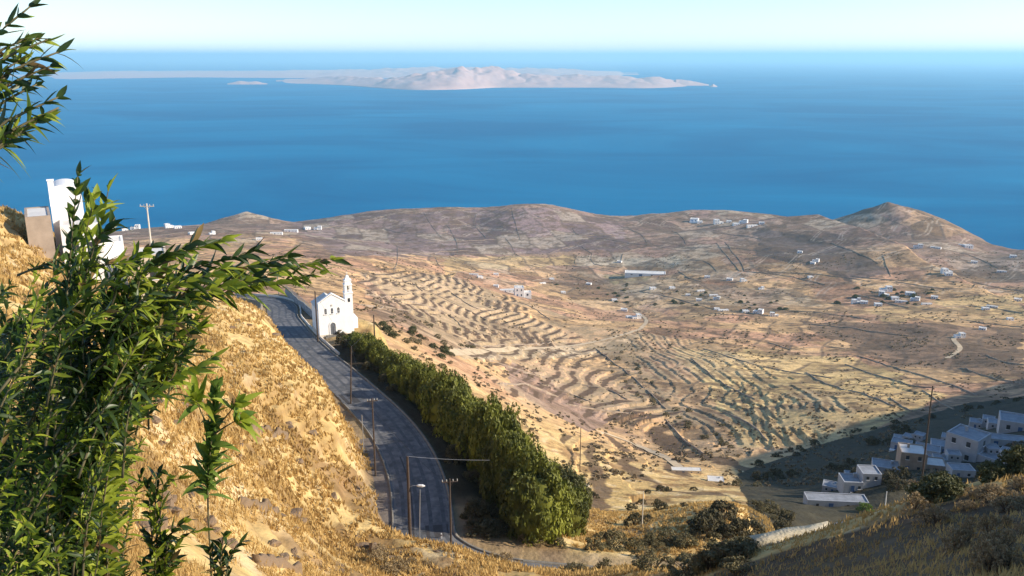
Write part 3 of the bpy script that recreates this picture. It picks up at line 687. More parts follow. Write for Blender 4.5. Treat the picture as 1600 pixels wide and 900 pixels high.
# ------------------------------------------------------------------ leaf clouds
def leaves(cent, nrm, size, seed=0, asp=.55, tilt=.75):
    """one quad per centre, lying roughly across nrm with a wide random tilt"""
    rg = np.random.default_rng(seed); n = len(cent)
    d = nrm + rg.normal(0, tilt, (n, 3)); d /= np.linalg.norm(d, axis=1)[:, None] + 1e-9
    r_ = rg.normal(size=(n, 3)); u = np.cross(d, r_); u /= np.linalg.norm(u, axis=1)[:, None] + 1e-9; v = np.cross(d, u)
    s = (np.asarray(size) * rg.uniform(.6, 1.35, n))[:, None]; u = u * s; v = v * s * asp
    V = np.stack([cent - u, cent - v * .9, cent + u, cent + v * .9], 1).reshape(-1, 3)
    return V, np.arange(n * 4).reshape(-1, 4)
def leafmat(name, c1, c2, scale=.8, tr=.25, rough=.6, spec=.3):
    return mat(name, c1, rough=rough, col2=c2, vscale=scale, var=.0, transl=tr, spec=spec)
M_cyp = leafmat('cypress foliage', (.06, .070, .015), (.23, .245, .03), .55, .14)
M_cyp2 = leafmat('dark foliage', (.07, .075, .028), (.12, .12, .04), .8, .15)
M_bush = leafmat('grey green scrub', (.12, .105, .05), (.20, .17, .085), 2.5, .15, .9)
M_bushd = leafmat('dark scrub', (.07, .062, .03), (.13, .11, .06), 1.5, .1, .9)
M_dry = leafmat('dry thorny scrub', (.26, .19, .10), (.38, .29, .16), 3, .15, .9)
M_green = leafmat('bright green shrub', (.10, .17, .025), (.17, .24, .04), 2, .25)
M_bark = mat('bark', (.11, .08, .055), var=.3, vscale=4, bump=.02, bscale=12)
def crown_mesh(name, m, n_clump, n_leaf, prof, size, seed, parent, core=0):
    """prof(t) -> radius at height t in 0..1 of unit crown (radius 1, height 1)"""
    rg = np.random.default_rng(seed); C_ = []; N_ = []
    t = rg.beta(1.3, 1.1, n_clump); a = rg.uniform(0, 2 * math.pi, n_clump)
    rr = np.array([prof(x) for x in t]) * np.sqrt(rg.uniform(.25, 1, n_clump)) * rg.uniform(.8, 1.12, n_clump)
    cc = np.c_[rr * np.cos(a), rr * np.sin(a), t]
    cr = rg.uniform(.09, .30, n_clump)
    for i in range(n_clump):
        d = rg.normal(size=(n_leaf, 3)); d /= np.linalg.norm(d, axis=1)[:, None]; q = rg.uniform(.45, 1, n_leaf)[:, None] ** .5
        C_.append(cc[i] + d * q * cr[i] * np.array([1, 1, .75])); N_.append(d * 1.0 + np.array([0, 0, .3]))
    V, Fq = leaves(np.concatenate(C_), np.concatenate(N_), size, seed, tilt=.5 if core else .75)
    if core:      # added solid core that blocks light, so the side away from the sun stays dark
        nt, na = 12, 16; tt = np.linspace(.02, .93, nt); an = np.linspace(0, 2 * math.pi, na, endpoint=False)
        cv = np.array([[prof(t_) * core * math.cos(a_) * (.85 + .3 * rg.random()), prof(t_) * core * math.sin(a_) * (.85 + .3 * rg.random()), t_] for t_ in tt for a_ in an]); b = len(V)
        cf = [(b + i * na + j, b + i * na + (j + 1) % na, b + (i + 1) * na + (j + 1) % na, b + (i + 1) * na + j) for i in range(nt - 1) for j in range(na)]
        V = np.r_[V, cv]; Fq = np.r_[Fq, np.array(cf)]
    return mesh_np(name, V, Fq, m, parent=parent)
# ------------------------------------------------------------------ the row of trees along the road
def row_tree(seed, m):
    e = empty('hedge_tree', (0, 0, 0))
    pr = lambda t: (.62 + .8 * t) if t < .4 else .94 * math.sqrt(max(0, 1 - ((t - .4) / .62) ** 2)) + .05
    c1 = crown_mesh('crown', m, 130, 120, pr, .042, seed, e, core=.78)
    rg = random.Random(seed); mb = MB().tube([(0, 0, -.12), (.02, 0, .2), (.0, .03, .55), (.04, .02, .85)], [.055, .042, .026, .01], 7)
    for k in range(7):
        a = rg.uniform(0, 6.28); z = rg.uniform(.12, .55); mb.tube([(0, 0, z), (.3 * math.cos(a), .3 * math.sin(a), z + .12), (.62 * math.cos(a), .62 * math.sin(a), z + .3)], [.022, .014, .005], 5)
    mb.build('trunk', M_bark, e)
    return e
PROT = [row_tree(100 + i, M_cyp) for i in range(4)] + [row_tree(200 + i, M_cyp2) for i in range(2)]
used = [False] * 6
def put(i, x, y, z, h, wd, label, group, rz=None):
    if used[i]: o = copy_tree(PROT[i])
    else: o = PROT[i]; used[i] = True
    o.location = (x, y, z); o.scale = (wd, wd, h); o.rotation_euler = (0, 0, random.uniform(0, 6.28) if rz is None else rz)
    tag(o, label, 'tree', group); return o
HB = [(862, 820, 8.6), (848, 800, 9.3), (826, 776, 9.4), (808, 748, 9.0), (786, 720, 8.8), (762, 694, 8.4), (740, 672, 8.2), (718, 652, 7.9), (696, 634, 7.2), (674, 618, 6.6), (654, 604, 6.0), (634, 591, 5.3), (614, 580, 4.7), (596, 570, 4.1), (580, 562, 3.6), (566, 554, 3.1), (553, 547, 2.7)]
for k, (px, py, h) in enumerate(HB):
    b = pt(px - 24 + 1.5 * k, py, z=CAMZ - 48.6 - (0 if k < 8 else (k - 8) * .5)); z = min(ground(b[0], b[1]), b[2]) 
    n_ = len(HB) - 1 - k
    lab = ('tall bushy evergreen at the near end of the roadside tree row' if k == 0 else 'smallest bushy evergreen at the church end of the roadside row' if n_ == 0 else 'bushy sunlit evergreen inside the roadside row between road and valley')
    put(k % 4, b[0] + random.uniform(-.4, .4), b[1], z, h * random.uniform(.98, 1.28), random.uniform(3.4, 4.2) if k < 8 else random.uniform(2.8, 3.3) * (1 if k < 12 else .75), lab, 'trees in the roadside row')
    
# second, lower rank on the valley side
for k, (px, py, h) in enumerate(((888, 800, 6.5), (895, 745, 6.5), (880, 705, 7), (862, 672, 7), (838, 650, 6.8), (812, 632, 6.5), (786, 615, 6.2), (758, 600, 6), (730, 586, 5.6), (700, 574, 5.2), (672, 564, 5))):
    b = pt(px, py, z=CAMZ - 55 - (0 if k < 3 else 1.5)); z = ground(b[0], b[1])
    put(4 + k % 2 if k % 3 else k % 4, b[0], b[1], z - .3, h, 2.7, 'darker evergreen in the second rank behind the roadside row', 'trees behind the roadside row')
# ------------------------------------------------------------------ shrubs
def shrub_proto(name, m, n_clump, n_leaf, size, seed, stems=True):
    e = empty(name, (0, 0, 0)); pr = lambda t: math.sqrt(max(0, 1 - (t * .95) ** 2)) * .95 + .02
    crown_mesh('foliage', m, n_clump, n_leaf, pr, size, seed, e)
    if stems:
        rg = random.Random(seed); mb = MB()
        for k in range(9):
            a = rg.uniform(0, 6.28); q = rg.uniform(.3, .8); mb.tube([(0, 0, -.25), (.3 * q * math.cos(a), .3 * q * math.sin(a), .4), (q * math.cos(a), q * math.sin(a), rg.uniform(.7, 1.1))], [.03, .02, .006], 4)
        mb.build('stem', M_bark, e)
    return e
SH = {'grey': [shrub_proto('shrub', M_bush, 34, 45, .07, 300 + i) for i in range(3)], 'dark': [shrub_proto('shrub', M_bushd, 34, 45, .08, 310 + i) for i in range(3)],
      'dry': [shrub_proto('shrub', M_dry, 30, 40, .06, 320 + i) for i in range(2)], 'green': [shrub_proto('shrub', M_green, 50, 60, .06, 330)], 'tree': [shrub_proto('tree', M_cyp2, 60, 60, .07, 340 + i) for i in range(2)]}
su = {k: [False] * len(v) for k, v in SH.items()}
def shrub(kind, x, y, z, r_, h, label, group, cat='shrub'):
    i = random.randrange(len(SH[kind]))
    if su[kind][i]: o = copy_tree(SH[kind][i])
    else: o = SH[kind][i]; su[kind][i] = True
    o.location = (x, y, z - .1 * h); o.scale = (r_, r_, h); o.rotation_euler = (0, 0, random.uniform(0, 6.28)); tag(o, label, cat, group); return o
NSH = 0
def scatter(kind, poly, n, r0, r1, label, group, rmin=8, hk=.9, cat='shrub'):
    global NSH
    xs = [p[0] for p in poly]; ys = [p[1] for p in poly]; k = 0; tr = 0
    while k < n and tr < n * 40:
        tr += 1; px = random.uniform(min(xs), max(xs)); py = random.uniform(min(ys), max(ys))
        if not inpoly(poly, np.array([px]), np.array([py]))[0]: continue
        p = on(px, py, rmin)
        if p is None: continue
        q = road_dist(np.array([p[0]]), np.array([p[1]]))[0][0]
        if q < 6.5: continue
        r_ = random.uniform(r0, r1); shrub(kind, *p, r_, r_ * hk * random.uniform(.8, 1.3), label, group, cat); k += 1; NSH += 1
for k in range(46):
    i = random.randrange(22, len(ROAD) - 34); off = random.uniform(5.2, 8.5); q = ROAD[i, :2] + Nn[i] * off; r_ = random.uniform(.9, 1.7)
    shrub('dark', q[0], q[1], ground(q[0], q[1]), r_, r_ * random.uniform(.7, 1.2), 'dark undergrowth bush in black shade between the road and the tree row', 'undergrowth along the road')
# nearest band at the bottom of the picture
scatter('grey', [(860, 850), (960, 838), (1100, 838), (1170, 862), (1160, 900), (840, 900)], 34, .9, 1.7, 'rounded grey green scrub bush in the thick band at the bottom centre', 'grey scrub bushes at the bottom centre')
scatter('dry', [(720, 850), (860, 840), (880, 880), (780, 880)], 7, .5, .9, 'low dry tuft bush on the golden ground inside the lower bend', 'dry bushes inside the lower bend')
scatter('dry', [(580, 862), (700, 868), (690, 900), (560, 900)], 10, .5, .9, 'dry straw coloured bush on the bank edge below the pale road mouth', 'dry bushes on the bank edge')
scatter('dark', [(1080, 800), (1180, 795), (1260, 830), (1200, 850), (1090, 845)], 11, 1.6, 2.6, 'dark leafy bush in the shaded gully left of the stone wall', 'dark bushes in the shaded gully', hk=1.1)
scatter('grey', [(1130, 745), (1190, 760), (1250, 800), (1240, 830), (1180, 800)], 12, 1.1, 1.9, 'pale rimmed bush on the lip of the shaded gully', 'bushes on the gully lip')
scatter('dark', [(1160, 730), (1300, 690), (1420, 670), (1430, 760), (1260, 790), (1200, 790)], 26, 1.8, 3.4, 'dark bush in the shade of the valley beside the village', 'dark bushes in the shaded valley')
scatter('tree', [(1430, 765), (1600, 722), (1600, 748), (1440, 790)], 9, .8, 1.3, 'dark round tree in the deep shade behind the path wall', 'dark trees in the deep shade', cat='tree')
scatter('dark', [(1180, 722), (1320, 676), (1480, 640), (1600, 618), (1600, 628), (1400, 668), (1250, 712)], 24, 1.0, 2.0, 'dark scrub bush along the upper edge of the valley shade', 'bushes at the edge of the shade')
p = on(1352, 800) or pt(1352, 800, 60)
shrub('green', p[0], p[1], p[2], 2.0, 1.9, 'bright green bush catching sun just behind the end of the stone wall', None)
scatter('dry', [(1420, 790), (1600, 760), (1600, 800), (1440, 830)], 16, .4, .8, 'low sun tipped dry bush on the dark near slope under the path', 'dry bushes on the near slope')
scatter('dry', [(1480, 830), (1600, 810), (1600, 900), (1470, 900)], 16, .3, .6, 'tall seedy dry weed bush in the bottom right corner', 'weed bushes in the bottom right corner', hk=1.4)
scatter('dark', [(920, 770), (1100, 760), (1140, 800), (1040, 830), (930, 820)], 12, .8, 1.6, 'dark bush on the sunlit dry slope below the pale shed', 'bushes on the slope below the shed')
scatter('grey', [(570, 480), (720, 510), (760, 570), (720, 590), (600, 530)], 34, 1.0, 2.0, 'drab scrub bush on the rocky slope right of the church', 'scrub bushes right of the church', rmin=200)
scatter('grey', [(960, 540), (1030, 590), (1130, 660), (1160, 700), (1120, 700), (1020, 640), (940, 570)], 36, 1.2, 2.4, 'drab bush in the dry gully between the terraces', 'bushes in the terrace gully', rmin=200)
# bushes dotted far and wide over the valley: too many to count
scatter('tree', [(830, 436), (960, 440), (1240, 470), (1230, 492), (1000, 480), (860, 456)], 34, 2.2, 3.8, 'dark tree among the farm buildings in the middle of the plain', 'trees in the middle of the plain', rmin=300, cat='tree', hk=.8)
scatter('tree', [(1300, 450), (1470, 448), (1480, 480), (1300, 486)], 26, 2.2, 4.2, 'dark tree around the white village on the right of the plain', 'trees around the plain village', rmin=300, cat='tree', hk=.8)
scatter('tree', [(560, 500), (640, 510), (720, 560), (660, 560)], 12, 1.6, 2.6, 'low dark tree on the slope just beyond the church end of the row', 'trees beyond the church', rmin=170, cat='tree', hk=.9)
M_bushf = leafmat('valley scrub', (.20, .155, .09), (.27, .21, .13), .1, .1, .9)
def far_scrub(n, seed=5):
    rg = np.random.default_rng(seed); px = rg.uniform(420, 1600, n * 3); py = rg.uniform(395, 760, n * 3) 
    C_ = []; N_ = []; S_ = []
    k = 0
    for x, y in zip(px, py):
        if k >= n: break
        cl = vnoise(np.array([x / 26.]), np.array([y / 13.]), 77)[0]
        if cl < .45 + .15 * rg.random(): continue
        p = on(x, y, 175)
        if p is None or p[2] < 8: continue
        if math.hypot(p[0], p[1]) < 230 and road_dist(np.array([p[0]]), np.array([p[1]]))[0][0] < 9: continue
        r_ = rg.uniform(.3, .95) * (1 + .6 * (math.hypot(p[0], p[1]) > 700)); m = 16
        d = rg.normal(size=(m, 3)); d /= np.linalg.norm(d, axis=1)[:, None]; d[:, 2] = np.abs(d[:, 2]) * .8
        C_.append(np.array(p) + d * r_ * .7); N_.append(d); S_.append(np.full(m, r_ * .55)); k += 1
    V, Fq = leaves(np.concatenate(C_), np.concatenate(N_), np.concatenate(S_), seed, asp=.8)
    o = mesh_np('scrub', V, Fq, M_bushf); tag(o, 'countless dark scrub bushes dotted over the dry valley slopes', 'scrub', kind='stuff')
far_scrub(5500)
# ------------------------------------------------------------------ dry grass on the near hillside
M_grass = leafmat('dry straw', (.60, .42, .17), (.44, .29, .11), .35, .3, .9, .1)
def grass(n, seed=3):
    rg = np.random.default_rng(seed)
    a = rg.uniform(R(-33), R(36), n); r_ = np.exp(rg.uniform(math.log(18), math.log(140), n))
    x = r_ * np.sin(a); y = r_ * np.cos(a); z = groundv(x, y)
    q, _z, _s = road_dist(x, y); keep = (q > 4.9) & ~((q < 12) & (_s > 0) & (y > 76) & (y < 152)) & (fbm(x / 3.2, y / 3.2, 3, 91) > .36) & (np.hypot(x - CH[0] - 1, y - CH[1] - 4) > 6)
    keep &= ~((a > R(10)) & (r_ < 66) & (rg.random(n) < .8))
    x, y, z, r_ = x[keep], y[keep], z[keep], r_[keep]; n = len(x); B = 5
    x = np.repeat(x, B) + rg.normal(0, .12, n * B); y = np.repeat(y, B) + rg.normal(0, .12, n * B); z = np.repeat(z, B); rr = np.repeat(r_, B)
    h = rg.uniform(.08, .30, n * B) * np.clip(rr / 45, .8, 1.5); wd = h * .14 * np.clip(rr / 30, 1, 2.5); an = rg.uniform(0, 6.28, n * B)
    dx, dy = np.cos(an) * wd, np.sin(an) * wd; lx, ly = rg.normal(0, .35, (2, n * B)) * h
    b0 = np.stack([x - dx, y - dy, z - .05], -1); b1 = np.stack([x + dx, y + dy, z - .05], -1); t_ = np.stack([x + lx, y + ly, z + h], -1)
    V = np.stack([b0, b1, t_], 1).reshape(-1, 3); o = mesh_np('dry_grass', V, np.arange(len(V)).reshape(-1, 3), M_grass)
    tag(o, 'dry golden grass covering the near hillside', 'grass', kind='stuff')
grass(110000)
# ------------------------------------------------------------------ rocks on the golden hillside
M_rock = mat('hillside rock', (.27, .185, .11), var=.45, vscale=1.5, bump=.12, bscale=3, col2=(.16, .11, .07))
def rock_proto(seed):
    rg = np.random.default_rng(seed); d = rg.normal(size=(26, 3)); d /= np.linalg.norm(d, axis=1)[:, None]; d *= rg.uniform(.75, 1.1, (26, 1)); d[:, 2] *= .6
    import bmesh
    bm = bmesh.new(); [bm.verts.new(p) for p in d]; r_ = bmesh.ops.convex_hull(bm, input=bm.verts)
    for v in [v for v in bm.verts if not v.link_faces]: bm.verts.remove(v)
    me = bpy.data.meshes.new('rock'); bm.to_mesh(me); bm.free(); me.materials.append(M_rock); return me
RK = [rock_proto(i) for i in range(5)]
k = 0
while k < 90:
    px, py = random.uniform(150, 690), random.uniform(480, 899); p = on(px, py)
    if p is None or math.hypot(p[0], p[1]) > 150: continue
    if road_dist(np.array([p[0]]), np.array([p[1]]))[0][0] < 6: continue
    if vnoise(np.array([px / 50]), np.array([py / 30]), 5)[0] < .45: continue
    o = bpy.data.objects.new('rock', random.choice(RK)); COL.objects.link(o); s_ = random.uniform(.15, .5) * (1.7 if random.random() < .12 else 1)
    o.location = p; o.scale = (s_ * random.uniform(1, 1.6), s_, s_ * random.uniform(.6, 1)); o.rotation_euler = (random.uniform(-.3, .3), random.uniform(-.3, .3), random.uniform(0, 6.28))
    tag(o, 'brown rock lying in the dry grass of the golden hillside', 'rock', 'rocks on the golden hillside'); k += 1
# ledges: short broken stone walls across the hillside
for lab, P in (('short broken stone ledge on the golden hill right of the green shoot', [(378, 668), (410, 672), (448, 682)]), ('short dark stone ledge low on the golden hill', [(372, 788), (400, 790), (432, 800)]), 
               ('low stone ledge near the bottom left of the golden hill', [(400, 880), (440, 884), (470, 896)])):
    Q = [on(x, y) for x, y in P]; wall_line('stone_ledge', lab, 'ledge', [q[:2] for q in Q if q], .45, .42, M_rock, jag=.6, seg=.3, group='stone ledges on the golden hill')
# ------------------------------------------------------------------ houses
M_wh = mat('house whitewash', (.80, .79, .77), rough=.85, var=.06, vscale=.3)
M_wh2 = mat('cream plaster', (.62, .53, .40), rough=.7, var=.1, vscale=.4)
M_terr = mat('terrace roof', (.66, .64, .60), rough=.7, var=.12, vscale=.4)
M_tan = mat('bare cement plaster', (.36, .29, .23), rough=.7, var=.2, vscale=.6)
M_wh_shade = mat('shade grey whitewash', (.40, .42, .45), rough=.7, var=.15, vscale=.4)  # whitewash darkened for the shaded village: shade put into the colour
M_terr_shade = mat('shade-darkened terrace roof', (.26, .28, .31), var=.25, vscale=.5)  # roof copy darkened for the same shaded houses
M_blue = mat('blue shutter', (.06, .12, .26), rough=.5)
def block(e, x0, x1, y0, y1, z0, z1, m, openings=(), roofm=None, name='wall', par=.35):
    """a cubic whitewashed volume with a parapet and its windows and doors"""
    b = MB(); t = .25
    b.box(x0, x1, y0, y1, z0, z1 - par)
    b.box(x0, x1, y0, y0 + t, z1 - par, z1).box(x0, x1, y1 - t, y1, z1 - par, z1).box(x0, x0 + t, y0 + t, y1 - t, z1 - par, z1).box(x1 - t, x1, y0 + t, y1 - t, z1 - par, z1)
    w_ = b.build(name, m, e)
    MB().box(x0 + t + .01, x1 - t - .01, y0 + t + .01, y1 - t - .01, z1 - par, z1 - par + .06).build('roof', roofm or (M_terr_shade if m.name.startswith('shade grey') else M_terr), e)
    for side, u, z, wd, ht, kind in openings:
        mm = M_dark if kind == 'window' else M_blue
        q = MB(); s_ = MB()
        if side == 's': q.box(u - wd / 2, u + wd / 2, y0 - .03, y0, z, z + ht); s_.box(u - wd / 2 - .1, u + wd / 2 + .1, y0 - .12, y0, z - .1, z)
        elif side == 'e': q.box(x1, x1 + .03, u - wd / 2, u + wd / 2, z, z + ht); s_.box(x1, x1 + .12, u - wd / 2 - .1, u + wd / 2 + .1, z - .1, z)
        elif side == 'w': q.box(x0 - .03, x0, u - wd / 2, u + wd / 2, z, z + ht); s_.box(x0 - .12, x0, u - wd / 2 - .1, u + wd / 2 + .1, z - .1, z)
        q = q.build(kind, mm, e); s_.build('sill' if kind == 'window' else 'doorstep', M_lime, q)
def hp(kind, m=None):
    m = m or M_wh; e = empty('house', (0, 0, 0))
    if kind == 0:   # single cube
        block(e, -4.5, 4.5, -3.5, 3.5, -2, 3.4, m, [('s', -2.5, 1.1, .9, 1.2, 'window'), ('s', .2, 0, 1, 2.2, 'door'), ('s', 2.6, 1.1, .9, 1.2, 'window'), ('e', 0, 1.1, .9, 1.2, 'window')])
    elif kind == 1:   # two storeys with a low wing
        block(e, -4, 3, -3.5, 3.5, -2, 6.3, m, [('s', -2.2, 4.2, .9, 1.2, 'window'), ('s', 1, 4.2, .9, 1.2, 'window'), ('s', -2, 0, 1, 2.2, 'door'), ('s', 1, 1, .9, 1.2, 'window'), ('e', 0, 4.2, .9, 1.2, 'window')])
        block(e, 3.01, 8.5, -3, 3, -2, 3.1, m, [('s', 5.6, 1, 1.4, 1.2, 'window'), ('e', 0, .9, .9, 1.2, 'window')], name='wing')
    elif kind == 2:   # long farm shed
        block(e, -9, 9, -2.6, 2.6, -2, 2.9, m, [('s', -6, .9, .8, .9, 'window'), ('s', -2, 0, 1.4, 2.1, 'door'), ('s', 3, .9, .8, .9, 'window'), ('s', 7, .9, .8, .9, 'window')])
    elif kind == 3:   # stepped cluster
        block(e, -6, -.5, -3, 3, -2, 3.2, m, [('s', -3.4, 0, 1, 2.1, 'door'), ('s', -1.5, 1, .8, 1, 'window')])
        block(e, -.49, 5, -2, 4, -2, 5.6, m, [('s', 1, 3.6, .8, 1.1, 'window'), ('s', 3.4, 3.6, .8, 1.1, 'window'), ('e', 1, 3.6, .8, 1.1, 'window')], name='wing')
        MB().box(-2.2, -1.7, 1, 1.5, 2.8, 4.1).build('chimney', m, e)
    elif kind == 4:   # cube with a pergola terrace
        block(e, -4, 4, -3, 3, -2, 3.3, m, [('s', -1.8, 0, 1, 2.1, 'door'), ('s', 1.8, 1, 1, 1.1, 'window'), ('e', 0, 1, 1, 1.1, 'window')])
        MB().box(-4, 4, -6, -3.01, -2, .05).box(-4, -3.8, -6, -5.8, .05, 1).box(-4, 4, -6, -5.85, .05, .7).build('terrace', M_lime, e)
    if kind in (0, 1, 3): MB().tube([(2.0, 1.2, 3.0 if kind != 3 else 5.2), (2.0, 1.2, 4.2 if kind != 3 else 6.4)], .5, 10).build('water_tank', M_metal, e) if kind == 0 else MB().box(-1.8, -1.2, .8, 1.4, 2.8, 4.2 if kind == 3 else 7.2).build('chimney', m, e)
    return e
HPR = {}
def house(kind, px, py, wpx, label, group=None, m=None, rz=None, rmin=30, hk=1.0, p=None, last=False, name='house'):
    """wpx: width in pixels of the photograph (1600 wide)"""
    p = p or on(px, py, rmin, last)
    if p is None: print('no ground', label); return
    key = (kind, m.name if m else '')
    if key not in HPR: HPR[key] = hp(kind, m); o = HPR[key]
    else: o = copy_tree(HPR[key])
    d = math.sqrt(p[0]**2 + p[1]**2 + (p[2] - CAMZ)**2); full = {0: 9, 1: 12.5, 2: 18, 3: 11, 4: 8}[kind]
    s_ = wpx * d / F / full; o.scale = (s_, s_, s_ * hk); o.location = p; o.name = name
    o.rotation_euler = (0, 0, (random.uniform(-.3, .5) if rz is None else rz) - math.atan2(p[0], p[1])); tag(o, label, 'house', group); return o
G1 = 'farmhouses scattered over the plain'
house(1, 812, 463, 26, 'white two storey farmhouse standing alone at the left of the plain', None, hk=1.2, rz=.1)
house(2, 792, 456, 26, 'low white outbuilding directly left of the lone two storey farmhouse', None)
house(2, 1008, 430, 62, 'very long low white greenhouse shed in the middle of the plain', None, rz=.0, hk=.5)
for k, q in enumerate(((4, 1085, 346, 12), (0, 1093, 348, 8), (1, 1120, 350, 14), (0, 1150, 352, 9), (3, 1162, 349, 12), (2, 1175, 354, 16), (0, 1139, 347, 7), (0, 1190, 350, 8))):
    house(*q, 'small white house in the hamlet under the crest left of the rounded far hill', 'white houses in the crest hamlet')
for k, q in enumerate(((3, 1385, 456, 16), (1, 1378, 462, 14), (4, 1398, 468, 10), (0, 1422, 461, 12), (2, 1408, 472, 16), (3, 1430, 470, 12), (0, 1350, 474, 10), (1, 1335, 474, 12), (4, 1372, 478, 10), (0, 1460, 466, 9), (2, 1448, 476, 14), (3, 1340, 470, 9))):
    house(*q, 'white house in the village cluster on the right half of the plain', 'white houses in the plain village')
for q in ((3, 1435, 388, 12), (2, 1462, 388, 14), (0, 1512, 387, 11), (1, 1476, 427, 14), (0, 1482, 430, 9), (0, 1522, 411, 8), (2, 1505, 384, 12)):
    house(*q, 'white house at the right foot of the pointed coastal hill', 'white houses under the pointed hill')
for q in ((0, 1140, 438, 9), (1, 1160, 440, 10), (2, 1115, 462, 13), (0, 1092, 470, 9), (3, 1120, 468, 10), (0, 1050, 451, 8), (0, 1020, 452, 9), (2, 1095, 455, 12), (0, 1105, 434, 8), (3, 1190, 452, 8), (0, 1075, 462, 7), (2, 1130, 486, 16), (3, 1185, 490, 14), (1, 1207, 494, 12), (0, 1165, 488, 9), (0, 1120, 484, 8)):
    house(*q, 'small pale house strung along the middle of the plain', 'pale houses in the middle of the plain')
for q in ((2, 848, 443, 10), (0, 862, 437, 7), (0, 975, 486, 10), (3, 995, 498, 14), (0, 983, 497, 9), (0, 960, 470, 8), (4, 880, 458, 7), (0, 968, 410, 7), (0, 920, 445, 8), (2, 740, 430, 14), (0, 775, 430, 8), (0, 750, 434, 8), (0, 775, 448, 8)):
    house(*q, 'small pale farm building in the left part of the plain', 'farm buildings in the left of the plain')
for q in ((0, 1270, 412, 7), (3, 1275, 409, 9), (0, 1266, 434, 7), (4, 1250, 395, 7)):
    house(*q, 'small white house on the shaded flank of the dark inland ridge', 'white houses on the dark ridge')
for q in ((2, 1550, 480, 14), (0, 1540, 484, 9), (3, 1500, 528, 14), (0, 1590, 470, 9), (0, 1583, 402, 8), (2, 1565, 425, 12), (0, 1535, 515, 9), (4, 1578, 500, 8)):
    house(*q, 'small pale house near the right edge of the plain', 'pale houses at the right edge')
for q in ((3, 212, 358, 12), (0, 228, 356, 9), (2, 245, 354, 16), (1, 262, 356, 12), (0, 278, 357, 10), (0, 300, 366, 9), (3, 332, 366, 9), (0, 195, 360, 8), (2, 455, 362, 20), (0, 480, 358, 9), (3, 497, 359, 11), (2, 432, 366, 18), (0, 405, 375, 9)):
    house(*q, 'white house in the coastal village at the far left shore', 'white houses of the left coastal village', rmin=300)
house(2, 1072, 737, 44, 'pale cream shed with a bright flat roof in the dry gully', None, m=M_wh2, rz=.15, hk=.7, name='shed')
house(0, 1118, 752, 24, 'ruined pale stone hut just right of the cream shed', None, m=M_wh2, hk=.5, name='stone_hut')
house(0, 902, 768, 30, 'half hidden pale hut peeking out behind the near end of the tree row', None, m=M_wh2, rz=.9, hk=.8, name='hut', rmin=100)
# shaded village on the right
for q, lab in (((2, 1305, 790, 84), 'long low white house lowest in the shaded village'), ((3, 1345, 762, 52), 'small stepped white house above the long low one in shade'), ((0, 1383, 738, 36), 'small white cube house highest on the shaded lane'),
               ((1, 1512, 716, 74), 'big white two storey house in the middle of the shaded village'), ((2, 1562, 694, 70), 'long white terrace house behind the big shaded house'), ((0, 1590, 672, 46), 'white cube house at the right edge of the shaded village'),
               ((0, 1472, 704, 30), 'small white house left of the big shaded house'), ((4, 1448, 712, 32), 'low bluish house with terrace left in the shaded village'), ((0, 1408, 690, 20), 'isolated white hut above the pole in shade')):
    house(*q, lab, 'houses of the shaded village', m=M_wh_shade, rz={0: .1, 1: -.35, 2: .3, 3: .35, 4: 0}[q[0]], rmin=95)
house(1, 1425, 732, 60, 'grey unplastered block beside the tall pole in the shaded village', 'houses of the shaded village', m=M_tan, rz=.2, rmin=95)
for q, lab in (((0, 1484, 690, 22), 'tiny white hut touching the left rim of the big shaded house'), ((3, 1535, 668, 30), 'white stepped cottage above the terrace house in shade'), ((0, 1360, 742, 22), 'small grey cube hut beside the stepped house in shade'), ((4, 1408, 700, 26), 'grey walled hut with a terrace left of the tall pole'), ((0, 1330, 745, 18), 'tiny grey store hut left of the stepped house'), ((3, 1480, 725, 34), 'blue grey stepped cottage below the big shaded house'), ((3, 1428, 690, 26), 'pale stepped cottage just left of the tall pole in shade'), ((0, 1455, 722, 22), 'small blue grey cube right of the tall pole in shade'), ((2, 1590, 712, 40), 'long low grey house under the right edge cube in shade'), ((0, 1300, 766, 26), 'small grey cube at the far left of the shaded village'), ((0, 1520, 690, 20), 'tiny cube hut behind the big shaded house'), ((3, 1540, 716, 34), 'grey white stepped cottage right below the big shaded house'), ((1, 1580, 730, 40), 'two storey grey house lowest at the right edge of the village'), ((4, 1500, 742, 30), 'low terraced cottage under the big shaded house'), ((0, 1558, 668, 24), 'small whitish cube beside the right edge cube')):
    house(*q, lab, 'houses of the shaded village', m=M_wh_shade, rmin=95)
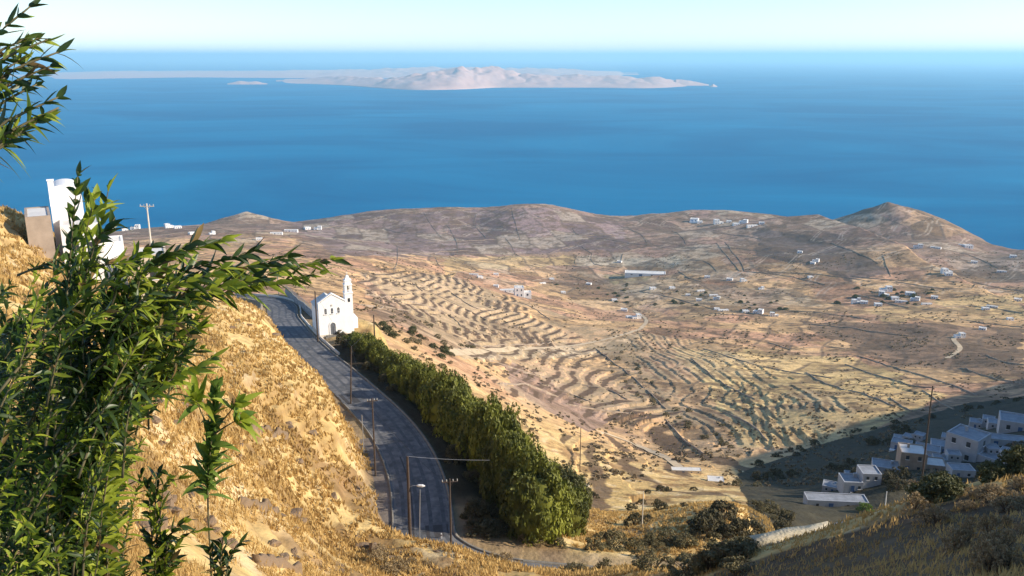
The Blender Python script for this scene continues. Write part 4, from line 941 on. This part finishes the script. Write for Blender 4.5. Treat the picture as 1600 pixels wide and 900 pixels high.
# ------------------------------------------------------------------ houses on the left brow
def brow(px0, px1, ptop, pbot, dist, depth, m, label, name='house', vault=False, pin=False, win=()):
    a = pt(px0, pbot, dist); b = pt(px1, pbot, dist); wd = math.hypot(b[0] - a[0], b[1] - a[1]); e = empty(name, a, math.atan2(b[1] - a[1], b[0] - a[0])); tag(e, label, 'house')
    h = ph((px0 + px1) / 2, pbot, ptop, ((a[0] + b[0]) / 2, (a[1] + b[1]) / 2, a[2]))
    if vault:
        r_ = wd / 2 * .96; MB().box(0, wd, 0, depth, -5, h - r_ * .55).build('wall', m, e)
        MB().prism([(wd / 2 + r_ * math.cos(t), h - r_ * .55 + .55 * r_ * math.sin(t)) for t in np.linspace(0, math.pi, 16)], 0, depth).build('vaulted_roof', m, e)
    else: block(e, 0, wd, 0, depth, -5, h, m, par=.15)
    for u, z, ww, hh in win: 
        q = MB().box(u * wd - ww / 2, u * wd + ww / 2, -.03, 0, z, z + hh).build('window', M_dark, e); MB().box(u * wd - ww / 2 - .08, u * wd + ww / 2 + .08, -.1, 0, z - .08, z).build('sill', M_lime, q)
    if pin: MB().box(-.02, .62, -.02, .7, h - 2.4, h + .55, taper=.02).box(-.08, .68, -.08, .76, h + .55, h + .68).build('chimney', M_lime, e)
    return e
e_ = brow(90, 140, 289, 400, 112, 6, M_wh, 'tall white vaulted house with a square chimney standing against the sea at the left', vault=True, pin=True, win=((.6, 4.5, .7, 1.1),))
brow(52, 92, 338, 430, 106, 7, M_tan, 'brown cement block house below the tall white vaulted house')
brow(104, 168, 350, 430, 108, 5, M_wh, 'lower white house wing right of the tall vaulted house', win=((.3, 2.6, .8, 1), (.72, 2.6, .8, 1)))
brow(166, 200, 378, 440, 112, 4, M_wh, 'small white cube house behind the green branch tips')
brow(222, 268, 398, 470, 106, 5, M_wh2, 'pale cream house on the brow right of the white houses', win=((.5, 2.4, .8, 1),))
# ------------------------------------------------------------------ walls of the near right slope
def wall_px(name, label, P, th, h, m, rmax=None, **k):
    Q = [on(x, y) for x, y in P]; Q = [q[:2] for q in Q if q]; return wall_line(name, label, 'wall', Q, th, h, m, **k)
Q = [pt(1166, 862, 49), pt(1235, 842, 51), pt(1300, 822, 53)]
wall_line('stone_wall', 'thick sunlit stone wall at the edge of the dark near slope', 'wall', [q[:2] for q in Q], 1.1, .75, mat('pale rubble stone', (.52, .46, .32), var=.4, vscale=2.5, bump=.12, bscale=4, col2=(.38, .33, .24)), jag=.12)
Q = [pt(1306, 822, 53), pt(1340, 812, 54), pt(1395, 798, 55)]
wall_line('path_wall', 'thin pale path edge wall continuing from the end of the thick stone wall', 'wall', [q[:2] for q in Q], .5, .55, M_limeold, jag=.1)
Q = [pt(1400, 797, 57), pt(1480, 775, 60), pt(1560, 753, 63), pt(1640, 738, 66)]
wall_line('path_wall', 'long dull wall climbing right in the shade beside the path', 'wall', [q[:2] for q in Q], .6, .6, M_stone, jag=.1)
# ------------------------------------------------------------------ dry stone field walls
M_fw = mat('field wall stone', (.30, .23, .17), var=.4, vscale=.3)
def fwall(P, label, group, h=.6, th=.45, rmin=250, m=M_fw, jy=1.0):
    P = resample(np.array([(x, y, 0) for x, y in P]), 3)[:, :2] if len(P) > 2 else P
    Q = [on(x + random.uniform(-1, 1), y + random.uniform(-.5, .5) * jy, rmin) for x, y in P]; Q = [q for q in Q if q]
    R_ = []
    for q in Q:
        if R_ and math.hypot(q[0] - R_[-1][0], q[1] - R_[-1][1]) > 320: continue
        R_.append(q)
    if len(R_) < 2: return
    wall_line('field_wall', label, 'wall', [q[:2] for q in R_], th, h, m, group, seg=9, jag=.25, sink=1.5)
LA, GA = 'dark dry stone field wall crossing the brown coastal hills', 'field walls on the coastal hills'
for P in (((560, 350), (620, 352), (700, 350), (790, 355)), ((610, 375), (700, 378), (790, 372)), ((640, 398), (720, 392), (810, 398), (900, 394)), ((520, 372), (600, 380), (640, 385)), ((662, 332), (672, 350), (690, 372)), ((745, 335), (742, 352), (760, 372)),
          ((800, 325), (806, 350), (812, 374)), ((620, 385), (622, 398), (616, 425)), ((700, 352), (712, 376), (716, 395)), ((760, 360), (850, 362), (900, 368), (960, 366)), ((830, 333), (860, 345), (930, 352)), ((840, 370), (930, 372), (1000, 382), (1100, 388)), ((895, 356), (905, 368), (930, 368), (960, 370)),
          ((960, 350), (1000, 365), (1010, 380)), ((1050, 360), (1068, 372), (1072, 382)), ((1000, 392), (1100, 386), (1190, 392)), ((860, 396), (900, 384), (925, 396)), ((925, 396), (928, 412), (970, 418)), ((970, 410), (975, 396), (1000, 388)), ((1120, 380), (1130, 394), (1145, 410), (1155, 424)), ((1132, 378), (1145, 394), (1158, 410), (1163, 424)),
          ((1105, 376), (1120, 366), (1160, 368), (1190, 374)), ((1050, 408), (1100, 408), (1120, 424)), ((480, 362), (540, 350), (600, 338)), ((680, 403), (690, 420), (700, 425)), ((900, 398), (898, 412)), ((600, 358), (640, 366), (700, 362)), ((790, 372), (800, 385), (805, 398))): fwall(P, LA, GA)
LB, GB = 'pale edged field wall on the flat fields of the plain', 'field walls of the plain'
for P in (((700, 424), (760, 428), (830, 424), (900, 430)), ((880, 415), (930, 420), (975, 430)), ((830, 440), (880, 430), (920, 440)), ((1060, 424), (1080, 436), (1100, 440)), ((1160, 424), (1220, 430), (1290, 445)), ((1200, 425), (1290, 430), (1360, 440)), ((1330, 432), (1400, 438), (1500, 440)), ((1400, 440), (1460, 450), (1540, 452)), ((1290, 470), (1340, 462), (1420, 482)),
          ((1440, 485), (1520, 478), (1600, 490)), ((1110, 490), (1180, 494), (1230, 492)), ((1000, 455), (1060, 468), (1110, 482), (1200, 493)), ((1230, 486), (1290, 490), (1360, 500)), ((1220, 505), (1300, 510), (1420, 525)), ((1500, 500), (1560, 508), (1600, 512)), ((1500, 395), (1530, 405), (1560, 420)), ((1380, 400), (1385, 415), (1392, 432)), ((1520, 440), (1560, 450), (1600, 455)), ((1300, 380), (1350, 400), (1372, 412)), ((1440, 352), (1452, 340), (1460, 345))): fwall(P, LB, GB, h=.7)
LC, GC = 'long dark wall running over the golden slope in the middle distance', 'field walls on the golden slope'
for P in (((1255, 544), (1290, 542), (1322, 546)), ((1340, 556), (1400, 575), (1450, 590), (1530, 618)), ((1260, 582), (1290, 600), (1350, 616), (1400, 636)), ((1390, 622), (1410, 636), (1425, 644)), ((1200, 536), (1235, 546)), ((1320, 570), (1400, 596), (1430, 604)), ((1430, 604), (1460, 606), (1500, 600)), ((1440, 610), (1470, 630), (1490, 640)), ((930, 545), (970, 575), (1000, 600), (1040, 640)), ((1080, 560), (1130, 600), (1180, 625)), ((900, 600), (950, 610), (980, 625)),
          ((885, 632), (930, 640), (1000, 648)), ((840, 600), (880, 612), (930, 632)), ((1040, 655), (1070, 690), (1100, 710)), ((1130, 645), (1170, 662), (1200, 690)), ((1100, 545), (1180, 570), (1300, 592)), ((1500, 575), (1550, 590), (1600, 600)), ((1540, 555), (1570, 566), (1600, 570))): fwall(P, LC, GC, h=.6, th=.45, rmin=180)
LD, GD = 'crooked dry stone wall among the terraces right of the church', 'walls among the church side terraces'
for P in (((570, 462), (640, 470), (700, 492), (720, 510)), ((630, 440), (680, 460), (720, 480), (760, 500)), ((700, 455), (740, 480), (790, 500)), ((610, 432), (640, 440), (660, 455)), ((700, 430), (730, 450), (780, 465)), ((720, 545), (780, 540), (860, 535)), ((560, 477), (600, 480), (640, 486)), ((760, 560), (800, 575), (850, 590)), ((800, 470), (830, 480), (860, 500)), ((780, 600), (830, 604), (880, 625))): fwall(P, LD, GD, h=.6, th=.45, rmin=180)
# the pale farm track across the terraces
def track(P, wd, label):
    P = resample(np.array([(x, y, 0) for x, y in P], float), 8)[:, :2]; Q = np.array([q[:2] for q in [on(x, y, 180) for x, y in P] if q]); t = np.gradient(Q, axis=0); t /= np.linalg.norm(t, axis=1)[:, None] + 1e-9; N_ = np.c_[-t[:, 1], t[:, 0]] * wd / 2
    A_, B_ = Q + N_, Q - N_; V = []
    for f in np.linspace(0, 1, 4): q = A_ * (1 - f) + B_ * f; V.append(np.c_[q, groundv(q[:, 0], q[:, 1]) + .25])
    V = np.array(V); n = len(Q); F_ = [(a * n + i, a * n + i + 1, (a + 1) * n + i + 1, (a + 1) * n + i) for a in range(3) for i in range(n - 1)]
    o = mesh_np('dirt_track', V.reshape(-1, 3), F_, M_track, smooth=True); tag(o, kind='structure')
M_track = mat('dirt track', (.52, .40, .26), var=.2, vscale=.2)
track([(700, 552), (800, 546), (880, 542), (940, 532), (1000, 515)], 4.5, '')
track([(1000, 515), (1010, 500), (990, 485)], 4, '')
track([(1480, 560), (1500, 545), (1490, 530), (1500, 520)], 4, '')
track([(930, 672), (980, 690), (1040, 716), (1060, 730)], 3.2, '')
# ------------------------------------------------------------------ foreground bushes
M_ole = leafmat('glossy lance leaf', (.022, .042, .010), (.06, .10, .014), 9, .3, .42, .45)
M_ole2 = leafmat('young yellow green leaf', (.22, .28, .02), (.33, .37, .04), 9, .4, .5, .4)  # sunlit leaf highlights put into colour; also the shoot's own bright green
M_dead = leafmat('dry brown leaf', (.26, .17, .06), (.16, .09, .035), 8, .3, .8)
M_stem = mat('green brown stem', (.12, .10, .05), var=.3, vscale=20)
def lance(base, d, up, L, W, droop, tw=0):
    """a lance shaped leaf folded along its midrib and bent down"""
    d = d / np.linalg.norm(d); s = np.cross(d, up); s /= np.linalg.norm(s) + 1e-9; n_ = np.cross(s, d)
    ts = np.array([0, .12, .32, .55, .78, 1]); w_ = np.array([.08, .62, 1, .92, .52, .0]) * W / 2
    V = []
    for t, ww in zip(ts, w_):
        c_ = base + d * L * t - np.array([0, 0, 1]) * droop * L * t * t + s * tw * L * t * t
        V += [c_ - s * ww + n_ * ww * .3, c_, c_ + s * ww + n_ * ww * .3]
    F_ = []
    for i in range(5):
        a = i * 3; F_ += [(a, a + 1, a + 4, a + 3), (a + 1, a + 2, a + 5, a + 4)]
    return V, F_
def plant(name, label, cat, root, stems, leaf=(.10, .022), gap=.035, m=(M_ole, M_ole2), seed=1, whorl=3, bare=.35, srad=.006, group=None, young_lit=.25, big=None, small=.66):
    rg = np.random.default_rng(seed); e = empty(name, root); tag(e, label, cat, group); o = np.array(root)
    SB = MB(); LV = [[], [], []]; LF = [[], [], []]
    for si, pts in enumerate(stems):
        sc_ = 1 if big is None or si < big else small
        P = [np.array(p) - o for p in pts]
        P = resample(np.array(P), 8); K = len(P)
        L_ = np.linalg.norm(np.diff(P, axis=0), axis=1); cum = np.r_[0, np.cumsum(L_)]; tot = cum[-1]
        SB.tube(P[::2] if K > 16 else P, list(np.linspace(srad * 1.5, srad * .4, len(P[::2] if K > 16 else P))), 5)
        s_ = tot * bare; ph_ = rg.uniform(0, 6.28); yg = rg.random() < young_lit
        while s_ < tot:
            i = min(np.searchsorted(cum, s_) - 1, K - 2); f = (s_ - cum[i]) / max(L_[i], 1e-6); b = P[i] + (P[i + 1] - P[i]) * f; t = P[i + 1] - P[i]; t /= np.linalg.norm(t) + 1e-9
            r_ = np.array([1., 0, 0]) if abs(t[0]) < .8 else np.array([0, 1., 0]); u = np.cross(t, r_); u /= np.linalg.norm(u); v = np.cross(t, u)
            late = s_ / tot
            for k in range(whorl):
                an = ph_ + k * 2 * math.pi / whorl + rg.normal(0, .25); ra = u * math.cos(an) + v * math.sin(an)
                op = rg.uniform(.45, 1.3) * (1 - .55 * max(0, (late - .75) / .25)); d = t * math.cos(op) + ra * math.sin(op)
                Lf = sc_ * leaf[0] * rg.uniform(.5, 1.3) * (1 - .3 * max(0, (late - .85) / .15))
                V, F_ = lance(b, d, t + rg.normal(0, .3, 3), Lf, sc_ * leaf[1] * rg.uniform(.85, 1.25), rg.uniform(-.15, .65), rg.normal(0, .22))
                w_ = 1 if (yg and late > .5 and rg.random() < .8) or rg.random() < .10 else 0
                if rg.random() < .035: w_ = 2
                b0 = len(LV[w_]); LV[w_] += V; LF[w_] += [tuple(b0 + q for q in f_) for f_ in F_]
            ph_ += 1.05; s_ += gap * (.78 if sc_ < 1 else 1) * rg.uniform(.75, 1.3)
        
    SB.build('stem', M_stem, e, smooth=True)
    for w_ in (0, 1, 2):
        if LV[w_]: mesh_np(('leaves', 'young_lit_leaves', 'dry_leaves')[w_], np.array(LV[w_]), np.array(LF[w_]), (m[w_] if w_ < 2 else M_dead), parent=e, smooth=True)
    return e
def P3(px, py, d): return np.array(pt(px, py, d))
def to_tip(root, tip, bow=.15, rg=random):
    root = np.array(root, float); tip = np.array(tip, float); m_ = (root + tip) / 2 + np.array([rg.uniform(-bow, bow), rg.uniform(-bow, bow), abs(rg.uniform(0, bow))])
    return [root, m_, tip]
# main lance leaved bush
root = P3(60, 1010, 3.7); root[2] = ground(root[0], root[1]) - .1
tips = [(122, 268, 3.2), (150, 300, 3.25), (172, 285, 3.3), (180, 340, 3.2), (140, 320, 3.3), (352, 372, 3.3), (395, 392, 3.35), (300, 378, 3.3), (258, 420, 3.4), (240, 380, 3.3), (525, 402, 3.5), (500, 425, 3.5), (455, 400, 3.4), (430, 425, 3.4), (395, 432, 3.3), (345, 420, 3.25), (310, 450, 3.3), (210, 400, 3.4), (285, 480, 3.2), (318, 505, 3.2), (300, 540, 3.2), (330, 560, 3.1)]
stems = []
rg_ = random.Random(4)
for px, py, d in tips: 
    tp_ = P3(px, py, d); r0 = root + np.array([rg_.uniform(-.25, .25), rg_.uniform(-.2, .2), 0])
    mid = P3(min(px * .55 + 30, 170), max(py + 170, 540), d + .1); stems.append([r0, mid, tp_])
poly = [(-60, 440), (60, 420), (120, 400), (190, 450), (280, 480), (300, 520), (235, 590), (190, 640), (235, 700), (215, 770), (180, 790), (130, 840), (80, 900), (-60, 930)]
k = 0
while k < 125:
    px, py = rg_.uniform(-60, 320), rg_.uniform(395, 930)
    if not inpoly(poly, np.array([px]), np.array([py]))[0]: continue
    d = rg_.uniform(2.9, 4.3); tp_ = P3(px, py, d); r0 = root + np.array([rg_.uniform(-.5, .5), rg_.uniform(-.3, .5), 0])
    dv = (tp_ - r0) / np.linalg.norm(tp_ - r0) * .8 + np.array([rg_.uniform(-.9, .9), rg_.uniform(-.7, .7), rg_.uniform(-.35, .6)]); dv /= np.linalg.norm(dv)
    L = rg_.uniform(.35, .75); s0 = tp_ - dv * L - np.array([0, 0, .12])
    if float(proj(*s0)[0]) > min(px, 215) + 5: continue
    stems.append([s0, s0 + (tp_ - s0) * .5 + np.array([rg_.uniform(-.05, .05), rg_.uniform(-.05, .05), rg_.uniform(-.02, .07)]), tp_]); k += 1
k = 0
while k < 46:
    px, py = rg_.uniform(170, 318), rg_.uniform(400, 590); d = rg_.uniform(3.1, 3.8); tp_ = P3(px, py, d)
    dv = np.array([rg_.uniform(.1, 1), rg_.uniform(-.5, .5), rg_.uniform(.1, 1.1)]); dv /= np.linalg.norm(dv); L = rg_.uniform(.3, .6); s0 = tp_ - dv * L
    stems.append([s0, s0 + (tp_ - s0) * .5 + np.array([0, 0, .04]), tp_]); k += 1
plant('oleander_bush', 'large dark green lance leaved bush filling the left foreground', 'bush', tuple(root), stems, leaf=(.105, .021), gap=.034, seed=5, young_lit=.5, bare=.12, srad=.0035, big=len(tips))
# darker small leaved shrub lower down and behind
root2 = P3(40, 1000, 4.6); root2[2] = ground(root2[0], root2[1]) - .1; stems = []; k = 0
poly2 = [(-60, 470), (150, 440), (220, 520), (200, 600), (190, 680), (240, 720), (220, 790), (130, 870), (60, 930), (-60, 930)]
while k < 115:
    px, py = rg_.uniform(-60, 300), rg_.uniform(430, 930)
    if not inpoly(poly2, np.array([px]), np.array([py]))[0]: continue
    d = rg_.uniform(4.2, 5.4); tp_ = P3(px, py, d); r0 = root2 + np.array([rg_.uniform(-.6, .6), rg_.uniform(-.4, .4), 0]); dv = (tp_ - r0) / np.linalg.norm(tp_ - r0) * .6 + np.array([rg_.uniform(-1, 1), rg_.uniform(-.8, .8), rg_.uniform(-.4, .7)]); dv /= np.linalg.norm(dv)
    L = rg_.uniform(.4, .9); s0 = tp_ - dv * L - np.array([0, 0, .1])
    if float(proj(*s0)[0]) > min(px, 190) + 5: continue
    stems.append([s0, s0 + (tp_ - s0) * .5 + np.array([rg_.uniform(-.08, .08), 0, rg_.uniform(0, .1)]), tp_]); k += 1
M_sm = leafmat('small dark leaf', (.03, .048, .014), (.07, .095, .022), 6, .3, .6)
plant('leafy_shrub', 'small leaved dark shrub tangled behind the lance leaved bush', 'shrub', tuple(root2), stems, leaf=(.062, .024), gap=.032, m=(M_sm, M_ole2), seed=6, young_lit=.5, whorl=2, srad=.003, bare=.1)
# spray entering at the upper left
root3 = P3(-190, 420, 3.3); stems = []
for px, py, d in ((95, 80, 3.2), (88, 100, 3.2), (75, 62, 3.2), (50, 8, 3.3), (60, 60, 3.3), (30, 95, 3.2), (40, 60, 3.3), (95, 150, 3.1), (92, 168, 3.1), (78, 178, 3.15), (60, 130, 3.2), (30, 130, 3.2), (45, 200, 3.1), (20, 205, 3.1), (60, 190, 3.1), (5, 170, 3.2), (10, 120, 3.2), (-20, 90, 3.2), (-10, 200, 3.2), (-30, 140, 3.2)):
    tp_ = P3(px, py, d); stems.append([P3(-150, 330, d), P3(px * .4 - 60, py + 60 + (30 if py < 60 else 0), d), tp_])
g_ = P3(-190, 1000, 3.6); stems.append([g_, P3(-200, 700, 3.4), P3(-150, 330, 3.2)])
g_[2] = ground(g_[0], g_[1])
plant('oleander_bush', 'upper left spray of lance leaves hanging against sky and sea', 'bush', tuple(g_), stems, leaf=(.085, .016), gap=.046, seed=8, bare=.64, young_lit=.5)
# thin bare twig above
root4 = P3(330, 1000, 4.2); root4[2] = ground(root4[0], root4[1]) - .1
plant('young_shoot', 'single leafy green shoot standing against the golden slope', 'shoot', tuple(root4), [[root4, P3(325, 800, 4.0), P3(330, 690, 3.9), P3(338, 600, 3.9)], [P3(334, 670, 3.9), P3(345, 660, 3.9), P3(372, 628, 3.85)], [P3(332, 670, 3.9), P3(322, 660, 3.9), P3(304, 620, 3.85)], [P3(332, 680, 3.9), P3(350, 668, 3.9), P3(378, 652, 3.85)]], leaf=(.13, .03), gap=.020, seed=12, bare=.72, young_lit=.8, whorl=4, srad=.004, m=(M_green, M_ole2))
for sd, (px, py, tx, ty), lab in ((21, (340, 930, 350, 835), 'small arching sprig of leaves at the bottom edge left of the straw bank'), (22, (245, 940, 243, 860), 'pointed leaf tuft at the bottom edge under the big bush'), (23, (225, 900, 290, 815), 'dark leaf cluster jutting right from the base of the big bush'), (24, (230, 820, 255, 735), 'lone upright leaf sprig at the right rim of the big bush')):
    r_ = P3(px, py + 90, 4.1); r_[2] = min(r_[2], ground(r_[0], r_[1]))
    plant('leaf_sprig', lab, 'sprig', tuple(r_), [[r_, P3((px + tx) / 2, (py + ty) / 2 + 15, 4.0), P3(tx, ty, 3.9)], [r_, P3((px + tx) / 2 + 8, (py + ty) / 2 + 20, 4.0), P3(tx + 24, ty + 14, 3.95)], [r_, P3((px + tx) / 2 - 8, (py + ty) / 2 + 25, 4.0), P3(tx - 22, ty + 22, 3.95)]], leaf=(.10, .022), gap=.045, seed=sd, bare=.62, young_lit=.2, srad=.0035)
